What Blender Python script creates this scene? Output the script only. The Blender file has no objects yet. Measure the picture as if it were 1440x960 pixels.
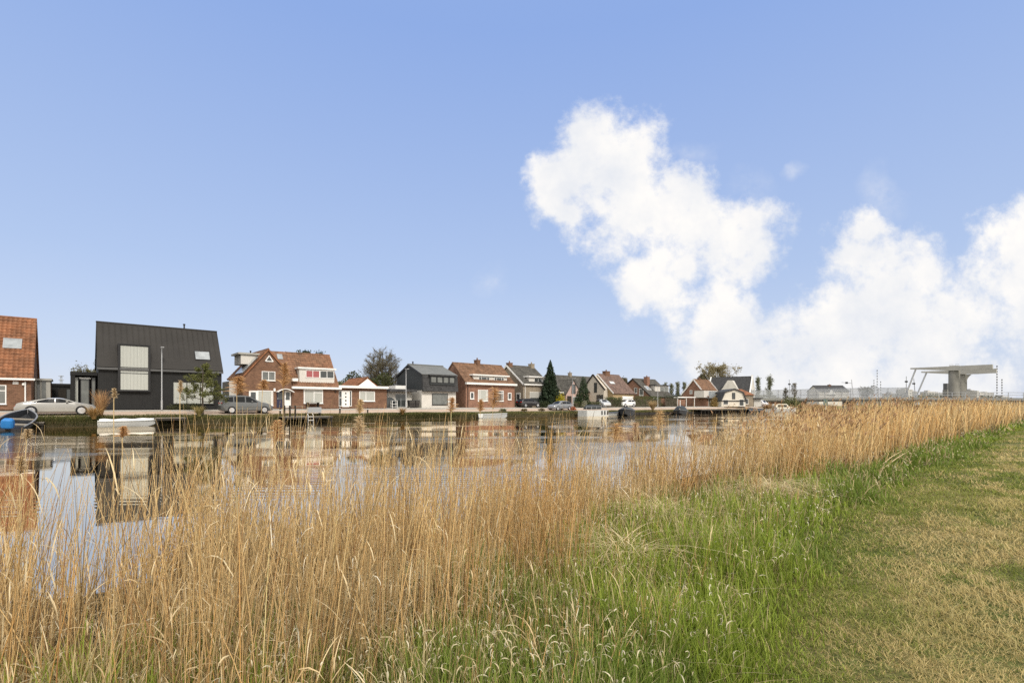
import bpy, bmesh, math, random
import numpy as np
from mathutils import Vector, Matrix
R = math.radians
random.seed(7)
RNG = np.random.default_rng(11)
scene = bpy.context.scene
DENOISE = False
COL = scene.collection

# ------------------------------------------------------------------ survey frame
# The canal runs straight at 41 degrees to the view. u = metres along the canal, v = metres across it
# (v = 0 at the photographer, far bank at v = 51).  Water level is z = 0.
TH = R(41); CS, SN = math.cos(TH), math.sin(TH)
EYE = 1.75; FPX = 700.0; HZ = 569.0
def W(u, v, z=0.0): return Vector((u*CS - v*SN, u*SN + v*CS, z))
def kx(x): return (x - 720.0)/FPX
def U(x, v):
    k = kx(x); return v*(k*CS + SN)/(CS - k*SN)
def V(x, u):
    k = kx(x); return u*(CS - k*SN)/(k*CS + SN)
def YD(x, v): return v/(CS - kx(x)*SN)
def Z(x, y, v): return EYE + (HZ - y)*YD(x, v)/FPX

# ------------------------------------------------------------------ materials
MATS = {}
def lk(nt, a, b): nt.links.new(a, b)
def mat(name, col, rough=0.7, var=0.25, scale=3.0, col2=None, scale2=None, spec=0.3, metal=0.0, bump=0.0, bscale=40.0, stretch=(1,1,1), kind=None, coat=0.0):
    """principled material, colour wandering between col and col2 by noise in object space"""
    if name in MATS: return MATS[name]
    m = bpy.data.materials.new(name); m.use_nodes = True; nt = m.node_tree
    b = nt.nodes['Principled BSDF']
    b.inputs['Roughness'].default_value = rough
    b.inputs['Specular IOR Level'].default_value = spec
    b.inputs['Metallic'].default_value = metal
    if coat: b.inputs['Coat Weight'].default_value = coat
    tc = nt.nodes.new('ShaderNodeTexCoord'); mp = nt.nodes.new('ShaderNodeMapping')
    mp.inputs['Scale'].default_value = stretch
    lk(nt, tc.outputs['Object'], mp.inputs['Vector'])
    n = nt.nodes.new('ShaderNodeTexNoise'); n.inputs['Scale'].default_value = scale; n.inputs['Detail'].default_value = 6; n.inputs['Roughness'].default_value = .65
    lk(nt, mp.outputs['Vector'], n.inputs['Vector'])
    mr = nt.nodes.new('ShaderNodeMapRange'); mr.inputs[1].default_value = .3; mr.inputs[2].default_value = .7
    lk(nt, n.outputs['Fac'], mr.inputs[0])
    mx = nt.nodes.new('ShaderNodeMix'); mx.data_type = 'RGBA'
    c2 = col2 if col2 else tuple(max(0, c*(1-var)) for c in col)
    c1 = col if col2 else tuple(min(1, c*(1+var*.6)) for c in col)
    mx.inputs['A'].default_value = (*c1, 1); mx.inputs['B'].default_value = (*c2, 1)
    lk(nt, mr.outputs[0], mx.inputs['Factor'])
    out = mx.outputs['Result']
    if kind == 'brick':
        br = nt.nodes.new('ShaderNodeTexBrick'); br.inputs['Scale'].default_value = 1.0
        br.inputs['Brick Width'].default_value = .22; br.inputs['Row Height'].default_value = .075; br.inputs['Mortar Size'].default_value = .012
        br.inputs['Color1'].default_value = (.72,.72,.72,1); br.inputs['Color2'].default_value = (1.25,1.2,1.15,1); br.inputs['Mortar'].default_value = (1.3,1.35,1.4,1)
        sx = nt.nodes.new('ShaderNodeSeparateXYZ'); lk(nt, tc.outputs['Object'], sx.inputs[0])
        ad = nt.nodes.new('ShaderNodeMath'); ad.operation = 'ADD'; lk(nt, sx.outputs[0], ad.inputs[0]); lk(nt, sx.outputs[1], ad.inputs[1])
        cb = nt.nodes.new('ShaderNodeCombineXYZ'); lk(nt, ad.outputs[0], cb.inputs[0]); lk(nt, sx.outputs[2], cb.inputs[1])
        lk(nt, cb.outputs[0], br.inputs['Vector'])
        mu = nt.nodes.new('ShaderNodeMix'); mu.data_type = 'RGBA'; mu.blend_type = 'MULTIPLY'; mu.inputs['Factor'].default_value = 1
        lk(nt, out, mu.inputs['A']); lk(nt, br.outputs['Color'], mu.inputs['B']); out = mu.outputs['Result']
    if kind == 'tile':
        vo = nt.nodes.new('ShaderNodeTexVoronoi'); vo.inputs['Scale'].default_value = 3.2
        lk(nt, tc.outputs['Object'], vo.inputs['Vector'])
        hs = nt.nodes.new('ShaderNodeSeparateColor'); lk(nt, vo.outputs['Color'], hs.inputs[0])
        m2 = nt.nodes.new('ShaderNodeMapRange'); m2.inputs[3].default_value = .72; m2.inputs[4].default_value = 1.25; lk(nt, hs.outputs[0], m2.inputs[0])
        mu = nt.nodes.new('ShaderNodeVectorMath'); mu.operation = 'SCALE'; lk(nt, out, mu.inputs[0]); lk(nt, m2.outputs[0], mu.inputs['Scale']); out = mu.outputs['Vector']
    if kind == 'clad':
        wv = nt.nodes.new('ShaderNodeTexWave'); wv.inputs['Scale'].default_value = 2.6; wv.bands_direction = 'X'
        lk(nt, tc.outputs['Object'], wv.inputs['Vector'])
        bp = nt.nodes.new('ShaderNodeBump'); bp.inputs['Strength'].default_value = .6; bp.inputs['Distance'].default_value = .02
        lk(nt, wv.outputs['Fac'], bp.inputs['Height']); lk(nt, bp.outputs[0], b.inputs['Normal'])
    lk(nt, out, b.inputs['Base Color'])
    if bump:
        n2 = nt.nodes.new('ShaderNodeTexNoise'); n2.inputs['Scale'].default_value = bscale; n2.inputs['Detail'].default_value = 4
        lk(nt, tc.outputs['Object'], n2.inputs['Vector'])
        bp = nt.nodes.new('ShaderNodeBump'); bp.inputs['Strength'].default_value = bump; bp.inputs['Distance'].default_value = .03
        lk(nt, n2.outputs['Fac'], bp.inputs['Height']); lk(nt, bp.outputs[0], b.inputs['Normal'])
    MATS[name] = m; return m

def glassmat(name, col, rough=.04, drape=False):
    if name in MATS: return MATS[name]
    m = bpy.data.materials.new(name); m.use_nodes = True; nt = m.node_tree; b = nt.nodes['Principled BSDF']
    b.inputs['Roughness'].default_value = rough; b.inputs['Specular IOR Level'].default_value = .6; b.inputs['Base Color'].default_value = (*col, 1)
    tc = nt.nodes.new('ShaderNodeTexCoord')
    if drape:  # net curtain folds behind the glass
        wv = nt.nodes.new('ShaderNodeTexWave'); wv.inputs['Scale'].default_value = 3.0; wv.inputs['Distortion'].default_value = 2.5; wv.inputs['Detail'].default_value = 2
        mp = nt.nodes.new('ShaderNodeMapping'); mp.inputs['Scale'].default_value = (1, 1, .06); lk(nt, tc.outputs['Object'], mp.inputs[0]); lk(nt, mp.outputs[0], wv.inputs['Vector'])
        cr = nt.nodes.new('ShaderNodeMix'); cr.data_type = 'RGBA'; cr.inputs['A'].default_value = tuple(c*.55 for c in col)+(1,); cr.inputs['B'].default_value = (*col, 1)
        lk(nt, wv.outputs['Fac'], cr.inputs['Factor']); lk(nt, cr.outputs['Result'], b.inputs['Base Color'])
    else:
        n = nt.nodes.new('ShaderNodeTexNoise'); n.inputs['Scale'].default_value = 1.6; lk(nt, tc.outputs['Object'], n.inputs['Vector'])
        cr = nt.nodes.new('ShaderNodeMix'); cr.data_type = 'RGBA'; cr.inputs['A'].default_value = tuple(c*.4 for c in col)+(1,); cr.inputs['B'].default_value = tuple(min(1, c*1.7) for c in col)+(1,)
        lk(nt, n.outputs['Fac'], cr.inputs['Factor']); lk(nt, cr.outputs['Result'], b.inputs['Base Color'])
    MATS[name] = m; return m

def vegmat(name, transl=.35, rough=.6, tint=(1,1,1)):
    """leaf material: colour comes per blade from the mesh ('Col'), part of the light passes through"""
    if name in MATS: return MATS[name]
    m = bpy.data.materials.new(name); m.use_nodes = True; nt = m.node_tree
    nt.nodes.remove(nt.nodes['Principled BSDF']); out = nt.nodes['Material Output']
    at = nt.nodes.new('ShaderNodeAttribute'); at.attribute_name = 'Col'
    d = nt.nodes.new('ShaderNodeBsdfPrincipled'); d.inputs['Roughness'].default_value = rough; d.inputs['Specular IOR Level'].default_value = .25
    t = nt.nodes.new('ShaderNodeBsdfTranslucent'); mx = nt.nodes.new('ShaderNodeMixShader'); mx.inputs[0].default_value = transl
    lk(nt, at.outputs['Color'], d.inputs['Base Color']); lk(nt, at.outputs['Color'], t.inputs['Color'])
    lk(nt, d.outputs[0], mx.inputs[1]); lk(nt, t.outputs[0], mx.inputs[2]); lk(nt, mx.outputs[0], out.inputs['Surface'])
    MATS[name] = m; return m

# ------------------------------------------------------------------ object helpers
def tag(o, label=None, cat=None, group=None, kind=None):
    if label: o['label'] = label
    if cat: o['category'] = cat
    if group: o['group'] = group
    if kind: o['kind'] = kind
    return o
def thing(name, label, cat, loc, rz=0.0, group=None, rx=0.0):
    o = bpy.data.objects.new(name, None); COL.objects.link(o); o.empty_display_size = .3
    o.location = loc; o.rotation_euler = (rx, 0, rz)
    return tag(o, label, cat, group)
def copy_tree(o, parent=None):
    c = o.copy(); COL.objects.link(c); c.parent = parent
    for ch in list(o.children): copy_tree(ch, c)
    return c

class MB:
    """collects faces of one mesh; mi = material slot"""
    def __init__(s): s.v = []; s.f = []; s.m = []
    def add(s, vs, fs, mi=0):
        o = len(s.v); s.v += [tuple(p) for p in vs]; s.f += [tuple(i+o for i in f) for f in fs]; s.m += [mi]*len(fs); return s
    def box(s, x0, x1, y0, y1, z0, z1, mi=0, fn=None):
        vs = [(x0,y0,z0),(x1,y0,z0),(x1,y1,z0),(x0,y1,z0),(x0,y0,z1),(x1,y0,z1),(x1,y1,z1),(x0,y1,z1)]
        if fn: vs = [fn(*p) for p in vs]
        return s.add(vs, [(0,3,2,1),(4,5,6,7),(0,1,5,4),(1,2,6,5),(2,3,7,6),(3,0,4,7)], mi)
    def prism(s, prof, b0, b1, axis='x', mi=0, cap=True):
        n = len(prof)
        f = (lambda a, z, b: (b, a, z)) if axis == 'x' else (lambda a, z, b: (a, b, z))
        vs = [f(a, z, b0) for a, z in prof] + [f(a, z, b1) for a, z in prof]
        fs = [(i, (i+1) % n, (i+1) % n + n, i+n) for i in range(n)]
        if cap: fs += [tuple(range(n))[::-1], tuple(range(n, 2*n))]
        return s.add(vs, fs, mi)
    def tube(s, pts, rad, n=6, mi=0, cap=True):
        pts = [Vector(p) for p in pts]
        if not hasattr(rad, '__len__'): rad = [rad]*len(pts)
        vs = []; up = Vector((0,0,1))
        for i, p in enumerate(pts):
            t = (pts[min(i+1, len(pts)-1)] - pts[max(i-1, 0)]).normalized()
            a = t.cross(up)
            if a.length < .05: a = t.cross(Vector((1,0,0)))
            a.normalize(); b = t.cross(a)
            for k in range(n):
                w = 2*math.pi*k/n; vs.append(p + (a*math.cos(w) + b*math.sin(w))*rad[i])
        fs = [(i*n+k, i*n+(k+1) % n, (i+1)*n+(k+1) % n, (i+1)*n+k) for i in range(len(pts)-1) for k in range(n)]
        if cap: fs += [tuple(range(n))[::-1], tuple(range((len(pts)-1)*n, len(pts)*n))]
        return s.add(vs, fs, mi)
    def bar(s, p0, p1, w, h, mi=0):
        p0, p1 = Vector(p0), Vector(p1); t = (p1-p0).normalized(); a = t.cross(Vector((0,0,1)))
        if a.length < .05: a = Vector((1,0,0))
        a.normalize(); b = a.cross(t).normalized(); a = a*w/2; b = b*h/2
        vs = [p+q for p in (p0, p1) for q in (-a-b, a-b, a+b, -a+b)]
        return s.add(vs, [(0,1,2,3),(7,6,5,4),(0,4,5,1),(1,5,6,2),(2,6,7,3),(3,7,4,0)], mi)
    def lathe(s, prof, n=12, c=(0,0,0), axis='z', mi=0):
        vs = []
        for r, h in prof:
            for k in range(n):
                w = 2*math.pi*k/n; x, y = r*math.cos(w), r*math.sin(w)
                vs.append((c[0]+x, c[1]+y, c[2]+h) if axis == 'z' else (c[0]+x, c[1]+h, c[2]+y))
        fs = [(i*n+k, i*n+(k+1) % n, (i+1)*n+(k+1) % n, (i+1)*n+k) for i in range(len(prof)-1) for k in range(n)]
        fs += [tuple(range(n))[::-1], tuple(range((len(prof)-1)*n, len(prof)*n))]
        return s.add(vs, fs, mi)
    def loft(s, rings, mi=0, closed=True, cap=True):
        n = len(rings[0]); vs = [p for r in rings for p in r]
        kk = n if closed else n-1
        fs = [(i*n+k, i*n+(k+1) % n, (i+1)*n+(k+1) % n, (i+1)*n+k) for i in range(len(rings)-1) for k in range(kk)]
        if cap: fs += [tuple(range(n))[::-1], tuple(range((len(rings)-1)*n, len(rings)*n))]
        return s.add(vs, fs, mi)
    def build(s, name, mats, parent=None, smooth=False, loc=None, rz=None, normals=True, angle=40):
        me = bpy.data.meshes.new(name); me.from_pydata(s.v, [], s.f)
        if not isinstance(mats, (list, tuple)): mats = [mats]
        for m in mats: me.materials.append(m)
        if len(mats) > 1: me.polygons.foreach_set('material_index', s.m)
        if normals:
            bm = bmesh.new(); bm.from_mesh(me); bmesh.ops.recalc_face_normals(bm, faces=bm.faces); bm.to_mesh(me); bm.free()
        if smooth:
            me.shade_smooth()
            try: me.set_sharp_from_angle(angle=R(angle))
            except Exception: pass
        me.update()
        o = bpy.data.objects.new(name, me); COL.objects.link(o)
        if parent: o.parent = parent
        if loc is not None: o.location = loc
        if rz is not None: o.rotation_euler = (0, 0, rz)
        return o

def np_mesh(name, verts, quads, m, cols=None, parent=None, tris=None, smooth=False):
    """mesh straight from arrays; cols per vertex (N,3) -> attribute Col"""
    me = bpy.data.meshes.new(name); verts = np.asarray(verts, np.float32).reshape(-1, 3)
    me.vertices.add(len(verts)); me.vertices.foreach_set('co', verts.ravel())
    q = np.asarray(quads, np.int32).reshape(-1, 4); t = np.zeros((0, 3), np.int32) if tris is None else np.asarray(tris, np.int32).reshape(-1, 3)
    li = np.concatenate([q.ravel(), t.ravel()])
    me.loops.add(len(li)); me.loops.foreach_set('vertex_index', li)
    me.polygons.add(len(q)+len(t))
    me.polygons.foreach_set('loop_start', np.concatenate([np.arange(len(q))*4, len(q)*4+np.arange(len(t))*3]).astype(np.int32))
    if smooth: me.polygons.foreach_set('use_smooth', np.ones(len(q)+len(t), bool))
    me.materials.append(m)
    if cols is not None:
        a = me.attributes.new('Col', 'FLOAT_COLOR', 'POINT')
        c = np.ones((len(verts), 4), np.float32); c[:, :3] = np.clip(cols, 0, 1); a.data.foreach_set('color', c.ravel())
    me.update(calc_edges=True); me.validate()
    o = bpy.data.objects.new(name, me); COL.objects.link(o)
    if parent: o.parent = parent
    return o

def unit(a): return a/np.maximum(np.linalg.norm(a, axis=-1, keepdims=True), 1e-9)
class Veg:
    """collects ribbons, thin tubes and leaf cards for one plant mesh"""
    def __init__(s): s.v = []; s.q = []; s.c = []; s.n = 0
    def ribbons(s, P, side, wid, C):
        """P (N,S,3) centre lines, side (N,3), wid (N,S), C (N,S,3)"""
        N, S, _ = P.shape; off = side[:, None, :]*wid[..., None]*.5
        vv = np.stack([P-off, P+off], 2)
        idx = (s.n + np.arange(N)[:, None]*S*2 + np.arange(S-1)[None, :]*2)
        s.q.append(np.stack([idx, idx+1, idx+3, idx+2], -1).reshape(-1, 4))
        s.v.append(vv.reshape(-1, 3)); s.c.append(np.repeat(C[:, :, None, :], 2, 2).reshape(-1, 3)); s.n += N*S*2
    def tubes(s, P, rad, C, n=3):
        N, S, _ = P.shape; d = unit(P[:, -1]-P[:, 0]); a = unit(np.cross(d, [0.31, .77, .12])); b = np.cross(d, a)
        ang = np.arange(n)*2*np.pi/n
        ring = a[:, None, :]*np.cos(ang)[None, :, None] + b[:, None, :]*np.sin(ang)[None, :, None]
        vv = P[:, :, None, :] + ring[:, None]*rad[..., None, None]
        base = s.n + np.arange(N)[:, None, None]*S*n + np.arange(S-1)[None, :, None]*n
        k = np.arange(n)[None, None, :]; k2 = (k+1) % n
        s.q.append(np.stack([base+k, base+k2, base+n+k2, base+n+k], -1).reshape(-1, 4))
        s.v.append(vv.reshape(-1, 3)); s.c.append(np.repeat(C[:, :, None, :], n, 2).reshape(-1, 3)); s.n += N*S*n
    def cards(s, P, size, C, aspect=.5, flat=0.0, down=None):
        N = len(P); a = unit(RNG.normal(size=(N, 3)) + (0 if down is None else down)); b = unit(np.cross(a, RNG.normal(size=(N, 3))*(1, 1, 1-flat*.8) + (0, 0, flat*2)))
        sz = np.broadcast_to(size, (N,))[:, None]
        a = a*sz*.5; b = b*sz*.5*aspect
        vv = np.stack([P-a, P+b-a*.1, P+a, P-b-a*.1], 1)
        idx = s.n + np.arange(N)[:, None]*4 + np.arange(4)[None]
        s.q.append(idx); s.v.append(vv.reshape(-1, 3)); s.c.append(np.repeat(C, 4, 0)); s.n += N*4
    def build(s, name, m, parent=None, smooth=False):
        return np_mesh(name, np.concatenate(s.v), np.concatenate(s.q), m, np.concatenate(s.c), parent, smooth=smooth)

_LAT = np.random.default_rng(3).random((64, 64))
def vnoise(x, y):
    x = np.asarray(x, float); y = np.asarray(y, float); xi = np.floor(x).astype(int); yi = np.floor(y).astype(int); fx = x-xi; fy = y-yi
    fx = fx*fx*(3-2*fx); fy = fy*fy*(3-2*fy)
    g = lambda a, b: _LAT[a % 64, b % 64]
    return (g(xi, yi)*(1-fx)+g(xi+1, yi)*fx)*(1-fy)+(g(xi, yi+1)*(1-fx)+g(xi+1, yi+1)*fx)*fy
def fbm(x, y, o=3): return sum(vnoise(x*2**i+7*i, y*2**i+3*i)*.5**i for i in range(o))/sum(.5**i for i in range(o))
def lerp(a, b, t): return a+(b-a)*t
# ------------------------------------------------------------------ shared materials
brick_brown = mat('brick_brown', (.165,.093,.06), .85, .3, 1.2, kind='brick', spec=.15)
brick_red = mat('brick_red', (.235,.13,.09), .85, .3, 1.2, kind='brick', spec=.15)
brick_tan = mat('brick_tan', (.27,.225,.17), .85, .25, 1.2, kind='brick', spec=.15)
brick_ochre = mat('brick_ochre', (.34,.25,.14), .85, .25, 1.2, kind='brick', spec=.15)
tile_orange = mat('tile_orange', (.275,.115,.054), .75, col2=(.17,.08,.042), scale=1.3, kind='tile', spec=.25)
tile_brown = mat('tile_brown', (.21,.105,.06), .8, col2=(.15,.085,.05), scale=1.0, kind='tile', spec=.2)
tile_rust = mat('tile_rust', (.215,.12,.072), .8, col2=(.15,.092,.06), scale=.8, kind='tile', spec=.2)
tile_mauve = mat('tile_mauve', (.19,.125,.10), .8, col2=(.14,.10,.085), scale=.8, kind='tile', spec=.2)
tile_slate = mat('tile_slate', (.105,.098,.085), .8, col2=(.075,.072,.065), scale=.8, kind='tile', spec=.2)
tile_dark = mat('tile_dark', (.05,.05,.051), .75, .12, .6, kind='tile')
felt_grey = mat('felt_grey', (.15,.155,.15), .8, .2, 1.5)
metal_roof = mat('charcoal_zinc', (.033,.030,.027), .6, .2, .6, spec=.22)
clad_black = mat('black_cladding', (.015,.015,.015), .7, .2, 2, kind='clad')
clad_slate = mat('slate_cladding', (.038,.042,.044), .7, .08, 1)
black_frame = mat('black_frame', (.018,.018,.02), .4, .1)
white_paint = mat('white_paint', (.78,.77,.74), .5, .06, 2)
white_wall = mat('white_render', (.60,.57,.52), .85, .1, 1.0)
cream_wall = mat('cream_render', (.55,.49,.41), .85, .12, 1.0)
pink_wall = mat('pink_brick', (.42,.30,.26), .85, .2, 1.0, kind='brick')
grey_paint = mat('grey_paint', (.33,.34,.35), .5, .1)
concrete = mat('concrete', (.25,.24,.21), .9, .25, .8, bump=.2)
concrete_pale = mat('pale_concrete', (.40,.39,.355), .9, .15, .6)
galv = mat('galvanised_steel', (.46,.47,.48), .4, .12, 4, metal=.4)
wood_grey = mat('weathered_wood', (.24,.21,.17), .85, .35, 3, stretch=(1, 6, 6))
wood_dark = mat('dark_timber', (.035,.03,.025), .9, .4, 3)
black_rubber = mat('black_rubber', (.015,.015,.016), .7, .2, 5)
glass_dark = glassmat('dark_glass', (.045,.05,.05))
glass_mid = glassmat('glass_with_room', (.13,.135,.125))
glass_net = glassmat('glass_net_curtain', (.52,.53,.48), .12, drape=True)
glass_blind = glassmat('glass_blind', (.60,.59,.55), .15)
glass_sky = glassmat('skylight_glass', (.28,.30,.31), .06)
glass_red = glassmat('glass_red_curtain', (.42,.10,.10), .12, drape=True)
solar = mat('solar_panel', (.30,.31,.31), .15, .15, 2, spec=.6)
blue_cover = mat('blue_cover', (.03,.20,.52), .5, .15, 6)
tarp_dark = mat('dark_tarpaulin', (.035,.04,.04), .55, .3, 2, bump=.4, bscale=6)
boat_white = mat('white_gelcoat', (.60,.60,.57), .3, .08, 2, spec=.5)
bark = mat('bark', (.10,.08,.06), .95, .35, 8, stretch=(1, 1, .3))
leaf = vegmat('leaf', .3); needle = vegmat('needle', .15); straw = vegmat('straw', .22, .55); blade = vegmat('grass_blade', .4)

# ------------------------------------------------------------------ ground, water, road
def bank(v):
    xs = [-3000, -40, 0, 1.0, 2.0, 3.2, 5.0, 6.3, 8.0, 12, 46, 50.4, 51.75, 52.0, 52.3, 52.8, 53.2, 53.45, 57.55, 57.8, 60, 3000]
    zs = [.2, .3, .3, .3, .27, .20, .08, 0.0, -.5, -1.2, -1.2, -.7, -.35, -.05, .40, .66, .76, .80, 1.12, 1.22, 1.33, 1.33]
    return np.interp(v, xs, zs)
def bump_h(u, v):
    near = np.clip((8-np.abs(np.asarray(v)))/3, 0, 1)
    return near*(fbm(np.asarray(u)*.5, np.asarray(v)*.5+9)-.5)*.14
def gz(u, v): return bank(v) + bump_h(u, v)
us = np.unique(np.concatenate([-np.geomspace(40, 3000, 14), np.arange(-40, 20, .5), np.arange(20, 170, 2.5), np.geomspace(172, 4000, 18)]))
vs_ = np.unique(np.concatenate([-np.geomspace(14, 3000, 12), np.arange(-14, 9, .35), np.arange(9, 50, 5), [50.4, 51.75, 52.0, 52.15, 52.3, 52.55, 52.8, 53.2, 53.45, 55.5, 57.55, 57.8, 60], np.geomspace(63, 4000, 16)]))
UU, VV = np.meshgrid(us, vs_, indexing='ij')
ZZ = gz(UU, VV)
P = np.stack([UU*CS-VV*SN, UU*SN+VV*CS, ZZ], -1)
nu, nv = UU.shape
ii = (np.arange(nu-1)[:, None]*nv + np.arange(nv-1)[None])
gq = np.stack([ii, ii+nv, ii+nv+1, ii+1], -1)
def ground_mat():
    m = bpy.data.materials.new('ground_soil_grass'); m.use_nodes = True; nt = m.node_tree; b = nt.nodes['Principled BSDF']; b.inputs['Roughness'].default_value = .95; b.inputs['Specular IOR Level'].default_value = .1
    tc = nt.nodes.new('ShaderNodeTexCoord')
    def noise(sc, det=5):
        n = nt.nodes.new('ShaderNodeTexNoise'); n.inputs['Scale'].default_value = sc; n.inputs['Detail'].default_value = det; n.inputs['Roughness'].default_value = .7; lk(nt, tc.outputs['Object'], n.inputs['Vector']); return n
    a = noise(.7); f = noise(14)
    r1 = nt.nodes.new('ShaderNodeValToRGB'); e = r1.color_ramp.elements; e[0].position = .38; e[0].color = (.085,.11,.03,1); e[1].position = .62; e[1].color = (.23,.19,.085,1)
    lk(nt, a.outputs['Fac'], r1.inputs[0])
    r2 = nt.nodes.new('ShaderNodeValToRGB'); e = r2.color_ramp.elements; e[0].position = .35; e[0].color = (.45,.45,.42,1); e[1].position = .65; e[1].color = (1.25,1.25,1.2,1)
    lk(nt, f.outputs['Fac'], r2.inputs[0])
    mu = nt.nodes.new('ShaderNodeMix'); mu.data_type = 'RGBA'; mu.blend_type = 'MULTIPLY'; mu.inputs['Factor'].default_value = 1
    lk(nt, r1.outputs[0], mu.inputs['A']); lk(nt, r2.outputs[0], mu.inputs['B']); dp = nt.nodes.new('ShaderNodeVectorMath'); dp.operation = 'DOT_PRODUCT'; lk(nt, tc.outputs['Object'], dp.inputs[0]); dp.inputs[1].default_value = (-SN, CS, 0)   # wet mud under the reeds, darkened to paint in shade between stalks
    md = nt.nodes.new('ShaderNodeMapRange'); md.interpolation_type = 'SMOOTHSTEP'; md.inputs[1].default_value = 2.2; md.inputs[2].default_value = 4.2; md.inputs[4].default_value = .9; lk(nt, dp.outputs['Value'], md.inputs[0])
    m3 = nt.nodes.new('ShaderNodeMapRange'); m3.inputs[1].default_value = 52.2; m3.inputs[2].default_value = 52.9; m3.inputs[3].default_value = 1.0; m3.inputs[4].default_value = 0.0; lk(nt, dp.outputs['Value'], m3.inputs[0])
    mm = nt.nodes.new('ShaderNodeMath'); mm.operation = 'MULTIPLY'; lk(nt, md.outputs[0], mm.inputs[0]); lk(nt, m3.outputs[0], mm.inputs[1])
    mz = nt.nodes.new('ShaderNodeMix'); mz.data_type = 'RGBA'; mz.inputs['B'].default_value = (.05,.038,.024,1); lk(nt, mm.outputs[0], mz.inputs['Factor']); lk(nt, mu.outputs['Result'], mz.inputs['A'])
    lk(nt, mz.outputs['Result'], b.inputs['Base Color'])
    bp = nt.nodes.new('ShaderNodeBump'); bp.inputs['Strength'].default_value = .8; bp.inputs['Distance'].default_value = .05
    lk(nt, f.outputs['Fac'], bp.inputs['Height']); lk(nt, bp.outputs[0], b.inputs['Normal'])
    return m
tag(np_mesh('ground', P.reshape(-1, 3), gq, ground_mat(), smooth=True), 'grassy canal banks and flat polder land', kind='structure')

def water_mat():
    m = bpy.data.materials.new('canal_water'); m.use_nodes = True; nt = m.node_tree; nt.nodes.remove(nt.nodes['Principled BSDF']); out = nt.nodes['Material Output']
    tc = nt.nodes.new('ShaderNodeTexCoord')
    mp = nt.nodes.new('ShaderNodeMapping'); mp.inputs['Rotation'].default_value = (0, 0, R(-8)); mp.inputs['Scale'].default_value = (.55, 3.2, 1); lk(nt, tc.outputs['Object'], mp.inputs[0])
    n1 = nt.nodes.new('ShaderNodeTexNoise'); n1.inputs['Scale'].default_value = 1.6; n1.inputs['Detail'].default_value = 3; lk(nt, mp.outputs[0], n1.inputs['Vector'])
    wv = nt.nodes.new('ShaderNodeTexWave'); wv.bands_direction = 'Y'; wv.inputs['Scale'].default_value = .33; wv.inputs['Distortion'].default_value = 3.0; wv.inputs['Detail'].default_value = 2; wv.inputs['Detail Scale'].default_value = .8; lk(nt, mp.outputs[0], wv.inputs['Vector'])
    n2 = nt.nodes.new('ShaderNodeTexNoise'); n2.inputs['Scale'].default_value = .11; n2.inputs['Detail'].default_value = 2
    mp2 = nt.nodes.new('ShaderNodeMapping'); mp2.inputs['Scale'].default_value = (.5, 1.3, 1); lk(nt, tc.outputs['Object'], mp2.inputs[0]); lk(nt, mp2.outputs[0], n2.inputs['Vector'])
    gate = nt.nodes.new('ShaderNodeMapRange'); gate.inputs[1].default_value = .46; gate.inputs[2].default_value = .62; lk(nt, n2.outputs['Fac'], gate.inputs[0])
    mul = nt.nodes.new('ShaderNodeMath'); mul.operation = 'MULTIPLY'; lk(nt, wv.outputs['Fac'], mul.inputs[0]); lk(nt, gate.outputs[0], mul.inputs[1])
    sm = nt.nodes.new('ShaderNodeMath'); sm.operation = 'MULTIPLY_ADD'; sm.inputs[1].default_value = .12; lk(nt, n1.outputs['Fac'], sm.inputs[0]); lk(nt, mul.outputs[0], sm.inputs[2])
    bp = nt.nodes.new('ShaderNodeBump'); bp.inputs['Strength'].default_value = 1; bp.inputs['Distance'].default_value = .0060; lk(nt, sm.outputs[0], bp.inputs['Height'])
    g = nt.nodes.new('ShaderNodeBsdfGlossy'); g.inputs['Roughness'].default_value = .02; g.inputs['Color'].default_value = (1,.90,.755,1); lk(nt, bp.outputs[0], g.inputs['Normal'])
    d = nt.nodes.new('ShaderNodeBsdfDiffuse'); d.inputs['Color'].default_value = (.10,.09,.065,1)
    lw = nt.nodes.new('ShaderNodeFresnel'); lw.inputs['IOR'].default_value = 1.9; lk(nt, bp.outputs[0], lw.inputs['Normal'])
    mr = nt.nodes.new('ShaderNodeMapRange'); mr.inputs[1].default_value = .1; mr.inputs[2].default_value = .6; mr.inputs[3].default_value = .72; mr.inputs[4].default_value = .98; lk(nt, lw.outputs[0], mr.inputs[0])
    mx = nt.nodes.new('ShaderNodeMixShader'); lk(nt, mr.outputs[0], mx.inputs[0]); lk(nt, d.outputs[0], mx.inputs[1]); lk(nt, g.outputs[0], mx.inputs[2]); lk(nt, mx.outputs[0], out.inputs['Surface'])
    return m
wp = [W(-900, 4.5), W(3500, 4.5), W(3500, 52.25), W(-900, 52.25)]
wo = MB().add(wp, [(0,1,2,3)]).build('canal_water', water_mat(), normals=False); tag(wo, 'calm grey canal water with rippled reflections', kind='structure')

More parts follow.
